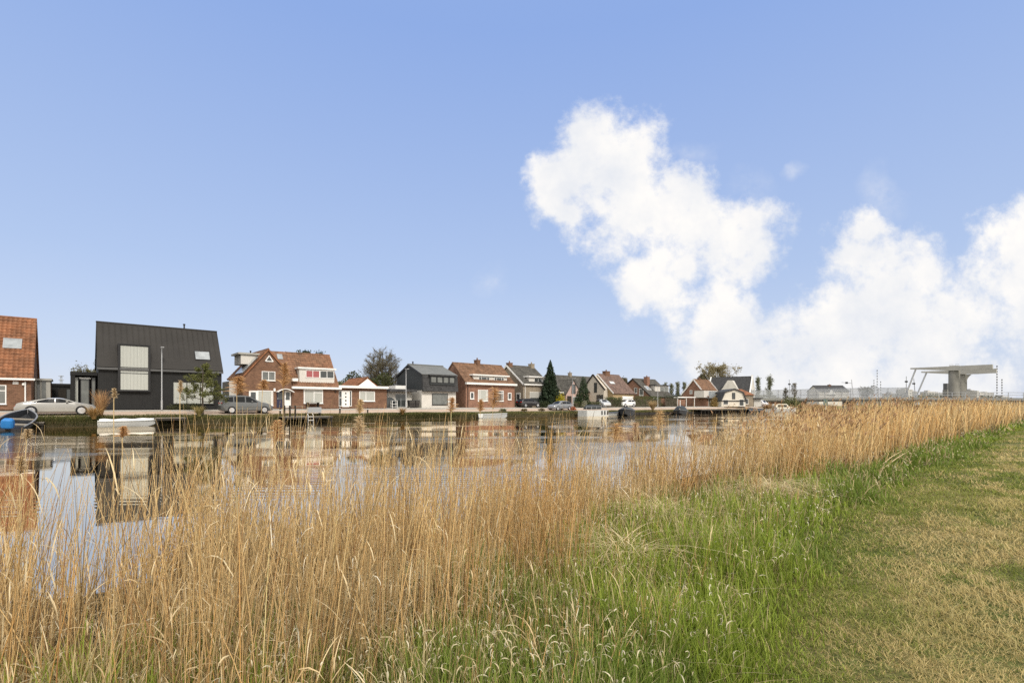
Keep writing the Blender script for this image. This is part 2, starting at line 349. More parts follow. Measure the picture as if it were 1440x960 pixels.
def strip(name, v0, v1, z0, z1, u0, u1, m, label):
    mb = MB(); n = 40
    for i in range(n):
        a, b = lerp(u0, u1, i/n), lerp(u0, u1, (i+1)/n)
        mb.add([W(a, v0, z0), W(b, v0, z0), W(b, v1, z1), W(a, v1, z1)], [(0,1,2,3)])
    return tag(mb.build(name, m, normals=False), label, kind='structure')
pave = mat('brick_paving', (.47,.36,.28), .9, .18, 1.7); slab = mat('pavement_slab', (.42,.39,.35), .9, .15, .8)
strip('road', 53.55, 57.5, bank(53.55)+.012, bank(57.5)+.012, -60, 138, pave, 'pinkish brick canal road')
strip('pavement', 57.8, 60.0, 1.232, 1.342, -60, 138, slab, 'grey pavement in front of the houses')
def kerb(v, z, u0, u1, w=.16):
    mb = MB(); n = 30
    for i in range(n):
        a, b = lerp(u0, u1, i/n)+.01, lerp(u0, u1, (i+1)/n)-.005
        vs = [W(a, v-w/2, z-.2), W(b, v-w/2, z-.2), W(b, v+w/2, z-.2), W(a, v+w/2, z-.2), W(a, v-w/2, z), W(b, v-w/2, z), W(b, v+w/2, z), W(a, v+w/2, z)]
        mb.add(vs, [(0,3,2,1),(4,5,6,7),(0,1,5,4),(1,2,6,5),(2,3,7,6),(3,0,4,7)])
    return tag(mb.build('kerb', concrete_pale), 'pale concrete kerb along the road', kind='structure')
kerb(53.45, .84, -60, 138); kerb(57.66, 1.24, -60, 138, .25)
# ------------------------------------------------------------------ houses
RZ = TH
class House:
    """local frame: x along the street (u), y away from the canal (v), z up from the house's ground"""
    def __init__(s, name, label, u0, u1, vf, vb, zg=1.33, group=None, cat='house'):
        s.u0, s.vf, s.zg = u0, vf, zg; s.w = u1-u0; s.d = vb-vf
        s.root = thing(name, label, cat, W(u0, vf, zg), RZ, group)
    def x(s, px, v=None): return U(px, s.vf if v is None else v) - s.u0
    def z(s, px, py, v=None): return Z(px, py, s.vf if v is None else v) - s.zg
    def front(s, y=0.0): return lambda a, b, z: (a, y-b, z)
    def left(s, x=0.0): return lambda a, b, z: (x-b, a, z)
    def frect(s, x0, y0, x1, y1, y=0.0):
        v = s.vf+y; xm = (x0+x1)/2
        return s.x(x0, v), s.x(x1, v), s.z(xm, y1, v), s.z(xm, y0, v)
    def lrect(s, x0, y0, x1, y1, x=0.0):
        u = s.u0+x; va, vb = V(x1, u), V(x0, u); vm = (va+vb)/2; xm = (x0+x1)/2
        return va-s.vf, vb-s.vf, Z(xm, y1, vm)-s.zg, Z(xm, y0, vm)-s.zg
    # --- parts
    def walls(s, prof, m, x0=0.0, x1=None, name='wall', axis='x'):
        return MB().prism(prof, x0, s.w if x1 is None else x1, axis).build(name, m, s.root)
    def window(s, fn, r, cols=(), rows=(), pane=None, frame=None, fw=.07, parent=None, sill=True, name='window'):
        a0, a1, z0, z1 = r; frame = frame or white_paint; pane = pane or glass_dark; mb = MB()
        mb.box(a0, a0+fw, -.04, .05, z0, z1, fn=fn); mb.box(a1-fw, a1, -.04, .05, z0, z1, fn=fn)
        mb.box(a0+fw, a1-fw, -.04, .048, z1-fw, z1, fn=fn); mb.box(a0+fw, a1-fw, -.04, .048, z0, z0+fw, fn=fn)
        for c in cols:
            x = lerp(a0, a1, c); mb.box(x-fw*.45, x+fw*.45, -.038, .044, z0+fw, z1-fw, fn=fn)
        for rr in rows:   # (height fraction, from, to)
            z = lerp(z0, z1, rr[0]); xa, xb = lerp(a0, a1, rr[1]), lerp(a0, a1, rr[2]); mb.box(max(xa, a0+fw), min(xb, a1-fw), -.038, .040, z-fw*.45, z+fw*.45, fn=fn)
        if sill: mb.box(a0-.04, a1+.04, .05, .12, z0-.05, z0, fn=fn)
        o = mb.build(name, frame, parent or s.root)
        MB().box(a0+fw*.6, a1-fw*.6, .004, .018, z0+fw*.6, z1-fw*.6, fn=fn).build('pane', pane, o)
        return o
    def panel(s, fn, r, m, out=.05, name='panel', parent=None, inn=-.04):
        return MB().box(r[0], r[1], inn, out, r[2], r[3], fn=fn).build(name, m, parent or s.root)
    def door(s, fn, r, m, glass=None, frame=None):
        a0, a1, z0, z1 = r; mb = MB().box(a0, a1, -.04, .04, z0, z1, fn=fn)
        o = mb.build('door', m, s.root)
        MB().box(a0+.08, a0+.12, .05, .09, z0+.95, z0+1.1, fn=fn).build('handle', galv, o)
        for g in glass or []: MB().box(lerp(a0, a1, g[0]), lerp(a0, a1, g[1]), .03, .05, lerp(z0, z1, g[2]), lerp(z0, z1, g[3]), fn=fn).build('pane', glass_dark, o)
        return o
    def roof(s, ya, za, yb, zb, yc, zc, m, x0=0.0, x1=None, axis='x', over=.25, th=.16, tile=.27, row=.34, amp=.028, end=.12, name='roof', flatb=False):
        """two slabs: eave (ya,za) - ridge (yb,zb) - eave (yc,zc); rows of curved tiles on both slopes"""
        x1 = s.w if x1 is None else x1; X0, X1 = x0-end, x1+end; mb = MB()
        mp = (lambda a, z, b: (b, a, z)) if axis == 'x' else (lambda a, z, b: (a, b, z))
        for (p, q), sgn in ((((ya, za), (yb, zb)), 1), (((yc, zc), (yb, zb)), -1)):
            d = Vector((q[0]-p[0], q[1]-p[1])); L = d.length; d /= L; nrm = Vector((-d.y, d.x))
            if nrm.y < 0: nrm = -nrm
            p = Vector(p)-d*over; L += over
            a = [p, p+d*L, p+d*L+nrm*th*.7, p+nrm*th*.7]
            mb.prism([tuple(t) for t in a], X0, X1, axis)
            if amp > 0:
                nx = max(2, int((X1-X0)/tile*3)); nr = max(1, int(L/row)); rows = []
                for r in range(nr):
                    for e, lift in ((0.0, .035), (1.0, .004)):
                        o = p + d*(L*(r+e)/nr) + nrm*(th*.7+lift)
                        rows.append([mp(o.x+nrm.x*w, o.y+nrm.y*w, b) for b, w in ((X0+(X1-X0)*i/nx, amp*(1+math.sin(i*2*math.pi/3+.4))) for i in range(nx+1))])
                mb.loft(rows, closed=False, cap=False)
        rp = Vector((yb, zb+th)); mb.tube([mp(rp.x, rp.y, X0), mp(rp.x, rp.y, X1)], .11, 8)
        return mb.build(name, m, s.root)
    def verge(s, pts, m, x=0.0, w=.2, th=.07, axis='x', name='verge_board', parent=None):
        """white board along the gable edge; pts = (a,z) polyline"""
        mb = MB(); mp = (lambda p: (x, p[0], p[1])) if axis == 'x' else (lambda p: (p[0], x, p[1]))
        for p, q in zip(pts[:-1], pts[1:]): mb.bar(mp(p), mp(q), th, w)
        return mb.build(name, m, parent or s.root)
    def gutter(s, x0, x1, y, z, m=None, h=.2, d=.35, name='gutter'):
        return MB().box(x0, x1, y-d, y, z-h, z).build(name, m or white_paint, s.root)
    def dormer(s, r, y, depth, m, wins, top=None, pane=None, ov=.18, frame=None, th=.2):
        a0, a1, z0, z1 = r; o = MB().box(a0, a1, y, y+depth, z0, z1-th).build('dormer', m, s.root)
        MB().box(a0-ov, a1+ov, y-ov, y+depth+.05, z1-th+.004, z1).build('dormer_roof', top or white_paint, o)
        for wr in wins:
            p = wr[1] if len(wr) > 1 else pane
            s.window(s.front(y), wr[0], parent=o, sill=False, pane=p, frame=frame or white_paint, cols=wr[2] if len(wr) > 2 else ())
        return o
    def chimney(s, x, y, z0, z1, w, m, parent, pots=1, d=None):
        d = d or w; mb = MB().box(x-w/2, x+w/2, y-d/2, y+d/2, z0, z1); mb.box(x-w/2-.05, x+w/2+.05, y-d/2-.05, y+d/2+.05, z1, z1+.1)
        for i in range(pots): mb.lathe([(.1, .1), (.12, .4), (.09, .42)], 8, (x+(i-(pots-1)/2)*.3, y, z1))
        return mb.build('chimney', m, parent)
    def skylight(s, x0, x1, t0, t1, ya, za, yb, zb, parent, m=None, fr=None, lift=.19):
        """roof window on the slope (ya,za)-(yb,zb) between fractions t0..t1"""
        d = Vector((yb-ya, zb-za)); n = Vector((-d.y, d.x)).normalized()
        if n.y < 0: n = -n
        def fn(a, b, t): q = Vector((ya, za))+d*t+n*(lift+b); return (a, q.x, q.y)
        w = .06; t = .06/d.length; mb = MB()
        mb.box(x0-w, x0, -.12, .05, t0, t1, fn=fn); mb.box(x1, x1+w, -.12, .05, t0, t1, fn=fn); mb.box(x0-w, x1+w, -.12, .052, t0-t, t0, fn=fn); mb.box(x0-w, x1+w, -.12, .052, t1, t1+t, fn=fn)
        o = mb.build('roof_window', fr or grey_paint, parent); MB().box(x0, x1, -.02, .03, t0, t1, fn=fn).build('pane', m or glass_sky, o)
        return o
    def pipe(s, x, y, z0, z1, m=None, r=.05):
        return MB().tube([(x, y, z0), (x, y, z1)], r, 8).build('downpipe', m or white_paint, s.root)

# ---- 1: brown brick house with orange tiles at the far left
h = House('brick_house', 'brown brick house with steep orange tiled roof at the far left edge', -13.5, -3.05, 58, 67)
he, hr, yr = 2.6, 8.0, 4.5
h.walls([(0,0),(9,0),(9,2.6),(yr,hr-.05),(0,he)], brick_brown)
rf = h.roof(0, he, yr, hr, 9, he, tile_orange, over=.3, end=.15, tile=.30, row=.36, amp=.045)
h.gutter(-.2, h.w+.25, -.22, he+.02, h=.16, d=.16); h.pipe(h.w-.35, -.08, 0, he)
ya = lambda py, px: (h.z(px, py, 58+1.2)-he)/(hr-he)
h.skylight(h.x(5, 60), h.x(29, 60), .47, .62, 0, he, yr, hr, rf, fr=grey_paint)
h.window(h.front(), h.frect(-16, 541, 9, 568), cols=(.5,), rows=((.7, 0, 1),), pane=glass_mid)
h.panel(h.front(), h.frect(18, 536, 26, 540), white_paint, name='vent_grille')
MB().lathe([(.02,0),(.09,.05),(.09,.2),(.02,.24)], 8, (h.x(33), -.12, 2.0)).build('wall_lamp', white_paint, h.root)

# glazed porch beside it
t = House('glazed_porch', 'pale flat-roofed glass porch beside the orange roofed house', U(49, 62), U(71, 62), 62, 66, cat='porch')
r = t.frect(48, 539, 72, 573)
MB().box(-.1, t.w+.1, -.2, 3, 2.62, 2.8).build('flat_roof', concrete_pale, t.root)
for a in (0, .32, .72): MB().box(t.w*a, t.w*a+.12, 0, .12, 0, 2.62).build('post', concrete_pale, t.root)
MB().box(t.w-.3, t.w, -.05, .2, 0, 2.62).build('pillar', concrete_pale, t.root)
MB().box(.1, t.w-.3, .04, .06, 0.1, 2.6).build('pane', glass_mid, t.root)
MB().box(0, t.w, 1.5, 3, 0, 2.6).build('wall', brick_brown, t.root)
t = House('garage', 'low black flat-roofed garage behind the silver coupe', U(72, 66), U(100, 66), 66, 71, cat='garage')
MB().box(0, t.w, 0, 5, 0, 2.25).box(-.08, t.w+.08, -.1, 5.1, 2.25, 2.5).build('wall', clad_black, t.root)
t.panel(t.front(), (t.w*.35, t.w*.75, 0, 1.95), wood_dark, name='garage_door')
t.panel(t.front(), (t.w*.78, t.w*.95, 0, 1.95), glass_dark, name='pane')

# ---- 2: charcoal modern house with its glazed annexe
h = House('modern_house', 'modern charcoal metal house with tall curtained window', 1.3, 11.1, 58.5, 67)
he, hr, yr, D = 3.9, 8.15, 3.0, 8.5
h.walls([(0,0),(D,0),(D,4.0),(yr,hr-.06),(0,he)], clad_black)
s_ = MB()
d = Vector((yr, hr-he)); n = Vector((-d.y, d.x)).normalized()
s_.prism([(-.12, he-.12), (yr, hr), (yr, hr+.16), (-.12-.13, he-.02)], -.1, h.w+.1); s_.prism([(D+.1, 3.95), (yr+.002, hr), (yr+.002, hr+.158), (D+.2, 4.1)], -.1, h.w+.1)
for i in range(23):
    x = lerp(-.08, h.w+.08, i/22); s_.bar((x, -.19+n.x*.02, he-.05+n.y*.02), (x, yr+n.x*.14, hr+n.y*.14), .03, .06)
s_.tube([(-.12, yr, hr+.15), (h.w+.12, yr, hr+.15)], .09, 6)
rf = s_.build('roof', metal_roof, h.root)
MB().box(-.1, h.w+.1, -.32, -.10, he-.28, he-.08).build('gutter', mat('zinc_gutter', (.09,.09,.09), .4, .1), h.root)
MB().lathe([(.07,-.3),(.07,.45),(.11,.46),(.11,.56),(.02,.6)], 8, (h.x(259, 61.5), yr, hr+.1)).build('flue_pipe', black_frame, h.root)
r = h.frect(168, 486, 209, 549); bw = MB()
bw.box(r[0]-.12, r[0], -.32, 2.2, r[2]-.1, r[3]+.1); bw.box(r[1], r[1]+.12, -.32, 2.2, r[2]-.1, r[3]+.1); bw.box(r[0], r[1], -.322, 2.2, r[3], r[3]+.1); bw.box(r[0], r[1], -.322, .3, r[2]-.1, r[2])
bw.build('window_bay', black_frame, h.root)
h.window(h.front(-.2), r, rows=((.38, 0, 1),), pane=glass_net, frame=black_frame, fw=.06, sill=False)
h.window(h.front(), h.frect(243, 537, 301, 568), cols=(.33, .66), pane=glass_net, frame=black_frame, fw=.06)
h.skylight(h.x(274, 59.6), h.x(294, 59.6), .24, .44, 0, he, yr, hr, rf, fr=black_frame)
# annexe
a = House('black_annexe', 'black flat-roofed annexe with glass doors left of the charcoal house', U(99, 61), 1.28, 61, 66, cat='annexe')
top = a.z(118, 523)
mb = MB().box(-.02, a.w, -.35, 5, top-.32, top); mb.box(0, .32, -.3, 5, 0, top-.32); mb.box(.32, a.w, 2.5, 5, 0, top-.32); mb.build('wall', clad_black, a.root)
for i, (p, q) in enumerate(((.35, .85), (.98, 1.95), (2.1, 2.6))):
    a.window(a.front(.2), (a.w*p/2.75, a.w*q/2.75, .1, top-.45), pane=glass_mid if i else glass_net, frame=black_frame, sill=False)
MB().box(a.w*.32, a.w*.75, -.02, .1, top-.62, top-.5).build('sun_blind', white_paint, a.root)

# ---- 3: brown brick double house, cross gable and white dormer
h = House('brick_house', 'brown brick house with cross gable and white dormer over orange tiles', 13.2, 23.5, 59, 66)
gw = 4.95; ap = 2.5; zg_ap, ze_ = 6.4, 3.45
MB().prism([(0,0),(gw,0),(gw,ze_),(ap,zg_ap-.1),(0,ze_)], 0, 6.6, 'y').build('gable_wall', brick_brown, h.root)
h.roof(0, ze_, ap, zg_ap, gw, ze_, tile_brown, x0=0, x1=6.4, axis='y', over=.25, end=.08, name='gable_roof')
h.verge([(-.2, ze_-.22), (ap, zg_ap+.1), (gw+.0, ze_+.12)], tile_orange, x=-.1, axis='y', w=.16, th=.1)
ry, rz_, fy = 2.7, 6.4, -.3
h.walls([(fy,0),(5.8,0),(5.8,2.6),(ry,rz_-.1),(fy,2.35)], brick_brown, x0=gw-.02)
rf = h.roof(fy, 2.4, ry, rz_, 5.8, 2.5, mat('tile_weathered', (.235,.112,.062), .8, col2=(.15,.09,.055), scale=.55, kind='tile'), x0=gw+.12, over=.18, end=.02)
vy = fy+(ze_-2.4)/(rz_-2.4)*(ry-fy)
MB().loft([[(ap, ry, rz_-.05), (gw+.15, ry, rz_-.05), (gw+.15, vy, ze_-.05)], [(ap, ry-.1, rz_+.15), (gw+.15, ry-.1, rz_+.15), (gw+.15, vy-.1, ze_+.15)]]).tube([(ap, ry, rz_+.14), (gw+.2, ry, rz_+.14)], .11, 8).build('valley_roof', MATS['tile_weathered'], h.root)
h.gutter(gw-.1, h.w+.2, fy-.05, 2.5, h=.26, d=.35)
h.panel(h.front(fy), h.frect(409, 532, 417, 536), white_paint, out=.3, name='gutter_block')
r = h.frect(421, 517, 470, 538, y=0); h.dormer(r, -.02, 2.2, white_wall, [((lerp(r[0], r[1], .17), lerp(r[0], r[1], .57), r[2]+.55, r[3]-.3), glass_red, (.5,)), ((lerp(r[0], r[1], .57), lerp(r[0], r[1], .99), r[2]+.55, r[3]-.3), glass_dark, (.5,))])
f = h.front()
# triangle window
tr = MB(); A, B, C_ = h.frect(373, 500, 384, 508)[0], h.frect(373, 500, 384, 508)[1], 0
zz0, zz1 = h.z(379, 508), h.z(379, 500); xm = (A+B)/2
tr.bar((A, -.03, zz0), (B, -.03, zz0), .08, .1); tr.bar((A, -.03, zz0), (xm, -.03, zz1), .08, .1); tr.bar((B, -.03, zz0), (xm, -.03, zz1), .08, .1)
o = tr.build('triangular_window', white_paint, h.root); MB().add([(A,-.02,zz0),(B,-.02,zz0),(xm,-.02,zz1)], [(0,1,2)]).build('pane', glass_dark, o, normals=False)
h.window(f, h.frect(368, 522, 387, 535), cols=(.5,), pane=glass_mid)
h.window(f, h.frect(362, 549, 384, 570), cols=(.9,), pane=glass_net, fw=.08)
h.door(f, h.frect(350, 549, 362, 571), white_paint, [(.2, .8, .1, .9)])
MB().box(h.x(384.5), h.x(387), -.12, 0, 1.9, 2.25).build('wall_lamp', white_paint, h.root)
h.door(f, h.frect(400, 549, 409, 573), white_paint, [(.2, .8, .45, .9)])
h.door(f, h.frect(389, 550, 399.5, 573), mat('navy_door', (.03,.03,.06), .4), [(.15, .85, .5, .92)])
r = h.frect(388, 547, 411, 550); cn = MB(); pts = [(lerp(r[0], r[1], i/10), -.35, r[2]-.1+.35*math.sin(math.pi*i/10)) for i in range(11)]
for p, q in zip(pts[:-1], pts[1:]): cn.bar(p, q, .8, .08)
cn.build('door_canopy', white_paint, h.root)
h.window(h.front(fy), h.frect(427, 547, 454, 567, y=fy), cols=(.53,), rows=((.76, .53, 1),), pane=glass_net, fw=.1)
MB().lathe([(.02,0),(.08,.05),(.08,.18),(.02,.2)], 8, (h.x(470), fy-.1, 1.9)).build('wall_lamp', black_frame, h.root)
# left slope: dormer and solar panels
def lslope(y0, y1, t0, t1, lift, th, m, name, parent):
    d = Vector((ap, zg_ap-ze_)); n = Vector((-d.y, d.x)).normalized(); n = n if n.y > 0 else -n
    def fn(a, b, t): q = Vector((0, ze_))+d*t+n*(lift+b); return (q.x, a, q.y)
    return MB().box(y0, y1, 0, th, t0, t1, fn=fn).build(name, m, parent)
gr = [o for o in h.root.children if o.name.startswith('gable_roof')][0]
lslope(.35, 2.0, .08, .7, .24, .05, solar, 'solar_panel', h.root); lslope(2.1, 3.6, .08, .55, .24, .05, solar, 'solar_panel', h.root)
o = MB().box(.15, 2.0, 1.6, 4.6, zg_ap-1.5, zg_ap-.45).build('side_dormer', white_wall, h.root); MB().box(-.15, 2.2, 1.4, 4.8, zg_ap-.44, zg_ap-.25).build('dormer_roof', concrete_pale, o)
MB().lathe([(.08,0),(.08,.6),(.14,.62),(.02,.72)], 8, (ap-.7, 4.5, zg_ap-.4)).build('flue_pipe', black_frame, h.root)
h.skylight(h.x(391, 61), h.x(397, 61), .80, .93, fy, 2.4, ry, rz_, rf, lift=.2)
MB().box(-.9, -.12, 2.0, 5.5, 0, 3.0).build('side_annexe', white_wall, h.root)

# ---- 4: small brick bungalow with white gable
h = House('brick_bungalow', 'small brick bungalow with white gable and orange roof behind a white canopy', 23.75, 29.9, 59, 65)
ga, gb, za, zp = h.x(499.5), h.x(534), 2.5, h.z(516, 531)
h.walls([(0,0),(6,0),(6,2.45),(0,2.45)], brick_brown, name='wall')
MB().prism([(ga,2.45),(gb,2.45),((ga+gb)/2,zp-.12)], 0, 5, 'y').build('white_gable', white_paint, h.root)
h.roof(ga, za, (ga+gb)/2, zp-.1, gb, za, tile_orange, x0=.05, x1=5.6, axis='y', over=.1, end=.02, th=.12)
MB().box(ga-2.6, ga-.12, .4, 5.5, 2.455, 2.65).build('flat_roof', tile_orange, h.root)
h.gutter(-.3, h.w, -.02, 2.76, h=.3, d=.5, name='white_canopy')
f = h.front(); h.door(f, h.frect(481, 549, 491, 572), white_paint, [(.4, .6, .12, .22), (.4, .6, .34, .44), (.4, .6, .56, .66), (.4, .6, .78, .88)])
h.window(f, h.frect(476, 549, 481, 571), rows=((.55, 0, 1),), pane=glass_dark, sill=False); h.window(f, h.frect(491, 549, 494.5, 571), pane=glass_dark, sill=False)
h.window(f, h.frect(505, 550, 527, 564), cols=(.42,), pane=glass_net, fw=.1)

# low white annexe with pergola roof between 4 and 5
a = House('white_annexe', 'low white annexe with dark flat roof beside the slate clad house', U(546, 61.5), U(579, 61.5), 61.5, 66, cat='annexe')
MB().box(0, a.w, 0, 4, 0, 2.2).build('wall', white_wall, a.root); MB().box(-.3, a.w+.3, -1.0, 4, 2.202, 2.55).build('flat_roof', tile_dark, a.root)
a.window(a.front(), a.frect(556, 554, 571, 572), cols=(.5,), pane=glass_dark, frame=grey_paint, sill=False)
MB().box(a.w*.45, a.w*.9, 1, 3, 2.55, 3.1).build('roof_lantern', white_paint, a.root)

# ---- 5: slate clad gambrel house over white ground floor
h = House('slate_house', 'dark slate clad house with white rendered ground floor', 35.7, 41.4, 60, 67.1)
ze, zr, yr, D, zm = 4.65, 6.1, 3.7, 7.1, 2.45
h.walls([(.1,0),(D-.1,0),(D-.1,zm),(.1,zm)], white_wall)
MB().prism([(0,zm),(D,zm),(D,ze-.12),(yr,zr-.12),(0,ze-.12)], -.02, h.w).build('upper_wall', clad_slate, h.root)
h.roof(0, ze, yr, zr, D, ze, felt_grey, over=.2, amp=0, end=.15, th=.14)
h.verge([(-.15, ze-.1), (yr, zr+.02), (D+.15, ze-.1)], black_frame, x=-.13, w=.24)
m5 = MB(); m5.prism([(-.45, zm-.15), (-.02, zm-.15), (-.02, ze-.1), (-.22, ze-.1)], -.05, h.w+.05)
for i in range(7):
    z = lerp(zm-.1, ze-.2, i/7); m5.box(-.06, h.w+.06, -.47+.033*i, -.3, z, z+.05)
m5.build('mansard', tile_dark, h.root)
r = h.frect(605, 527, 640, 541, y=-.5); dm = h.dormer((r[0], r[1], r[2], ze+.02), -.5, .6, clad_slate, [((lerp(r[0], r[1], .02+.245*i), lerp(r[0], r[1], .245*(i+1)), r[2]+.25, ze-.3), glass_mid) for i in range(4)], top=tile_dark, frame=black_frame)
h.window(h.front(.1), h.frect(608, 553, 630, 569), pane=glass_mid, frame=black_frame)
MB().lathe([(.1,0),(.1,.5),(.16,.52),(.02,.6)], 8, (h.x(584, 63), yr, zr)).build('flue_pipe', black_frame, h.root)

# ---- 6: red brick semi with long dormer
h = House('brick_house', 'orange-red brick house with long white dormer and four front windows', 43.1, 52.7, 60, 67)
ze, zr, yr, D = 3.65, 6.7, 3.4, 7.0
h.walls([(0,0),(D,0),(D,ze),(yr,zr-.1),(0,ze)], brick_red)
rf = h.roof(0, ze, yr, zr, D, ze, tile_rust, over=.2, end=.1)
h.gutter(-.15, h.w+.15, -.05, ze+.1, h=.3, d=.45)
r = h.frect(666, 527, 713, 541, y=.5)
h.dormer((r[0], r[1], r[2]-.05, r[3]), .5, 2.3, white_wall, [((lerp(r[0], r[1], p), lerp(r[0], r[1], q), r[2]+.3, r[3]-.35), glass_dark, c) for p, q, c in ((.14, .46, (.25, .75)), (.6, .9, (.25, .75)))], ov=.3)
f = h.front()
h.window(f, h.frect(661, 551, 666.5, 561), pane=glass_dark, fw=.12); h.window(f, h.frect(672, 548, 686, 564), cols=(.2, .82), pane=glass_net, fw=.09); h.window(f, h.frect(693, 549, 708, 564), cols=(.85,), rows=((.75, 0, 1),), pane=glass_dark, fw=.1); h.window(f, h.frect(714, 552, 719, 562), pane=glass_dark, fw=.12)
h.chimney(h.x(671, 63.4), yr, zr-.4, zr+.75, .6, brick_brown, rf, d=.9); h.pipe(.35, -.06, 0, ze, wood_dark)

# ---- 7: tan brick house, dark roof, white verge
h = House('brick_house', 'tan brick house with dark roof, white verge and roller shutter', 55.5, 61.6, 61, 69.2)
ze, zr, yr, D = 3.85, 7.05, 4.1, 8.2
h.walls([(0,0),(D,0),(D,ze),(yr,zr-.1),(0,ze)], brick_tan)
rf = h.roof(0, ze, yr, zr, D, ze, tile_slate, over=.25, end=.14)
h.verge([(-.2, ze-.05), (yr, zr+.08), (D+.2, ze-.05)], white_paint, x=-.2, w=.26); h.gutter(-.1, h.w+.1, -.1, ze+.04, h=.2, d=.3)
r = h.frect(744, 529, 764, 543, y=.4); h.dormer(r, .4, 2.6, white_wall, [((lerp(r[0], r[1], .35), lerp(r[0], r[1], .9), r[2]+.2, r[3]-.3), glass_dark, (.5,))], ov=.3)
f = h.front(); r = h.frect(745, 551, 761, 566); h.window(f, r, pane=glass_dark); h.panel(f, (r[0]+.05, r[1]-.05, lerp(r[2], r[3], .45), r[3]-.05), concrete_pale, out=.07, name='roller_shutter')
h.chimney(.5, yr, zr-.4, zr+.5, .8, brick_brown, rf); h.chimney(h.w-.4, yr, zr-.6, zr+.6, .8, brick_tan, rf)
r = h.lrect(726, 552, 732, 571); h.door(h.left(), r, white_paint, [(.2, .8, .5, .9)]); h.pipe(.35, -.07, 0, ze)

# ---- 8: wide dark roofed house with front gable
h = House('dark_roofed_house', 'low house with wide dark tiled roof and small pink brick front gable', 69.7, 84.5, 66, 74)
ze, zr, yr, D = 3.05, 6.2, 4.0, 8.0
h.walls([(0,0),(D,0),(D,ze),(yr,zr-.1),(0,ze)], pink_wall)
rf = h.roof(0, ze, yr, zr, D, ze, tile_slate, over=.25, end=.1)
x0, x1, xm = h.x(796, 64.5), h.x(817, 64.5), h.x(806.5, 64.5); zz = h.z(806, 535, 64.5)
MB().prism([(x0,0),(x1,0),(x1,2.4),(xm,zz-.1),(x0,2.4)], -1.5, 3.2, 'y').build('front_gable', pink_wall, h.root)
h.roof(x0, 2.4, xm, zz, x1, 2.4, tile_slate, x0=-1.5, x1=3.2, axis='y', over=.2, end=.1, name='gable_roof')
h.window(h.front(-1.5), (xm-.55, xm+.55, 2.55, zz-.7), pane=glass_dark, frame=black_frame, sill=False); h.door(h.front(-1.5), (x0+.3, x0+1.5, 0, 2.1), wood_dark)
h.window(h.front(-1.5), (x0+1.8, x1-.3, .8, 2.0), pane=glass_mid)
h.chimney(h.x(806.5, 69), yr, zr-1.5, zr+.75, .6, brick_tan, rf)
MB().box(h.x(786, 65), h.x(793, 65), -1.0, -.1, 2.7, 2.85).build('porch_roof', white_paint, h.root); h.pipe(h.x(789, 65), -.9, 0, 2.7)

# ---- 9: cream gable house with mauve roof
h = House('cream_gable_house', 'house with cream gable end and broad mauve-brown roof', 79.4, 86.3, 61, 68.6)
ze, zr, yr, D = 2.75, 6.5, 3.8, 7.6
h.walls([(0,0),(D,0),(D,ze),(yr,zr-.1),(0,ze)], brick_ochre)
rf = h.roof(0, ze, yr, zr, D, ze, tile_mauve, over=.3, end=.12)
h.verge([(-.25, ze-.1), (yr, zr+.06), (D+.2, ze-.1)], white_paint, x=-.17, w=.22)
MB().prism([(1.3,0),(D-.5,0),(D-.5,ze+.2),(yr+.25,zr-.2),(1.3,ze+.9)], -1.2, -.01).build('gable_wall', cream_wall, h.root)
h.verge([(1.0, ze+.6), (yr+.25, zr+.0), (D-.2, ze)], wood_dark, x=-1.25, w=.25, th=.25)
lf = h.left(-1.2); h.window(lf, h.lrect(835.5, 538, 839.5, 552, -1.2), pane=glass_dark, frame=wood_dark, sill=False); h.window(lf, h.lrect(839, 555, 843.5, 563, -1.2), pane=glass_dark, frame=wood_dark); h.window(lf, h.lrect(844, 555, 848, 563, -1.2), pane=glass_dark, frame=wood_dark)
h.chimney(h.x(852.5, 64.8), yr, zr-.5, zr+.75, 1.5, brick_brown, rf, d=.8)
h.skylight(h.x(860, 62.5), h.x(866, 62.5), .48, .6, 0, ze, yr, zr, rf, m=boat_white)
h.panel(h.front(), h.frect(875, 557, 890, 572), white_paint, out=.06, name='garage_door'); h.panel(h.front(-.06), h.frect(876.5, 561, 888, 563.5), glass_dark, out=.02, name='garage_window', inn=0)

# ---- 10: brick house with dark roof and white dormer
h = House('brick_house', 'brick house with long charcoal roof and brick chimney behind the hedges', 93.9, 102.6, 62, 71.4)
ze, zr, yr, D = 2.25, 6.15, 4.6, 9.4
h.walls([(0,0),(D,0),(D,ze+.5),(yr,zr-.1),(0,ze)], brick_red)
rf = h.roof(0, ze, yr, zr, D, ze+.5, tile_slate, over=.3, end=.15)
h.verge([(-.25, ze-.1), (yr, zr+.08), (D+.2, ze+.4)], wood_dark, x=-.2, w=.22)
r = h.frect(921, 541, 940, 553, y=1.2); h.dormer(r, 1.2, 3, white_wall, [((lerp(r[0], r[1], .35), lerp(r[0], r[1], .97), r[2]+.3, r[3]-.35), glass_mid, (.5,))], top=tile_dark, ov=.3)
h.chimney(h.x(909.5, 65), 3.0, 3.5, zr+.5, .95, brick_red, rf); h.skylight(h.x(908, 64), h.x(913, 64), .35, .55, 0, ze, yr, zr, rf, fr=white_paint)
lf = h.left(); h.window(lf, h.lrect(892, 545, 896, 553), pane=glass_mid); h.window(lf, h.lrect(899, 546, 905, 556), pane=glass_mid, fw=.12)
h.window(h.front(), (1.0, 3.2, .6, 1.9), cols=(.5,), pane=glass_mid)

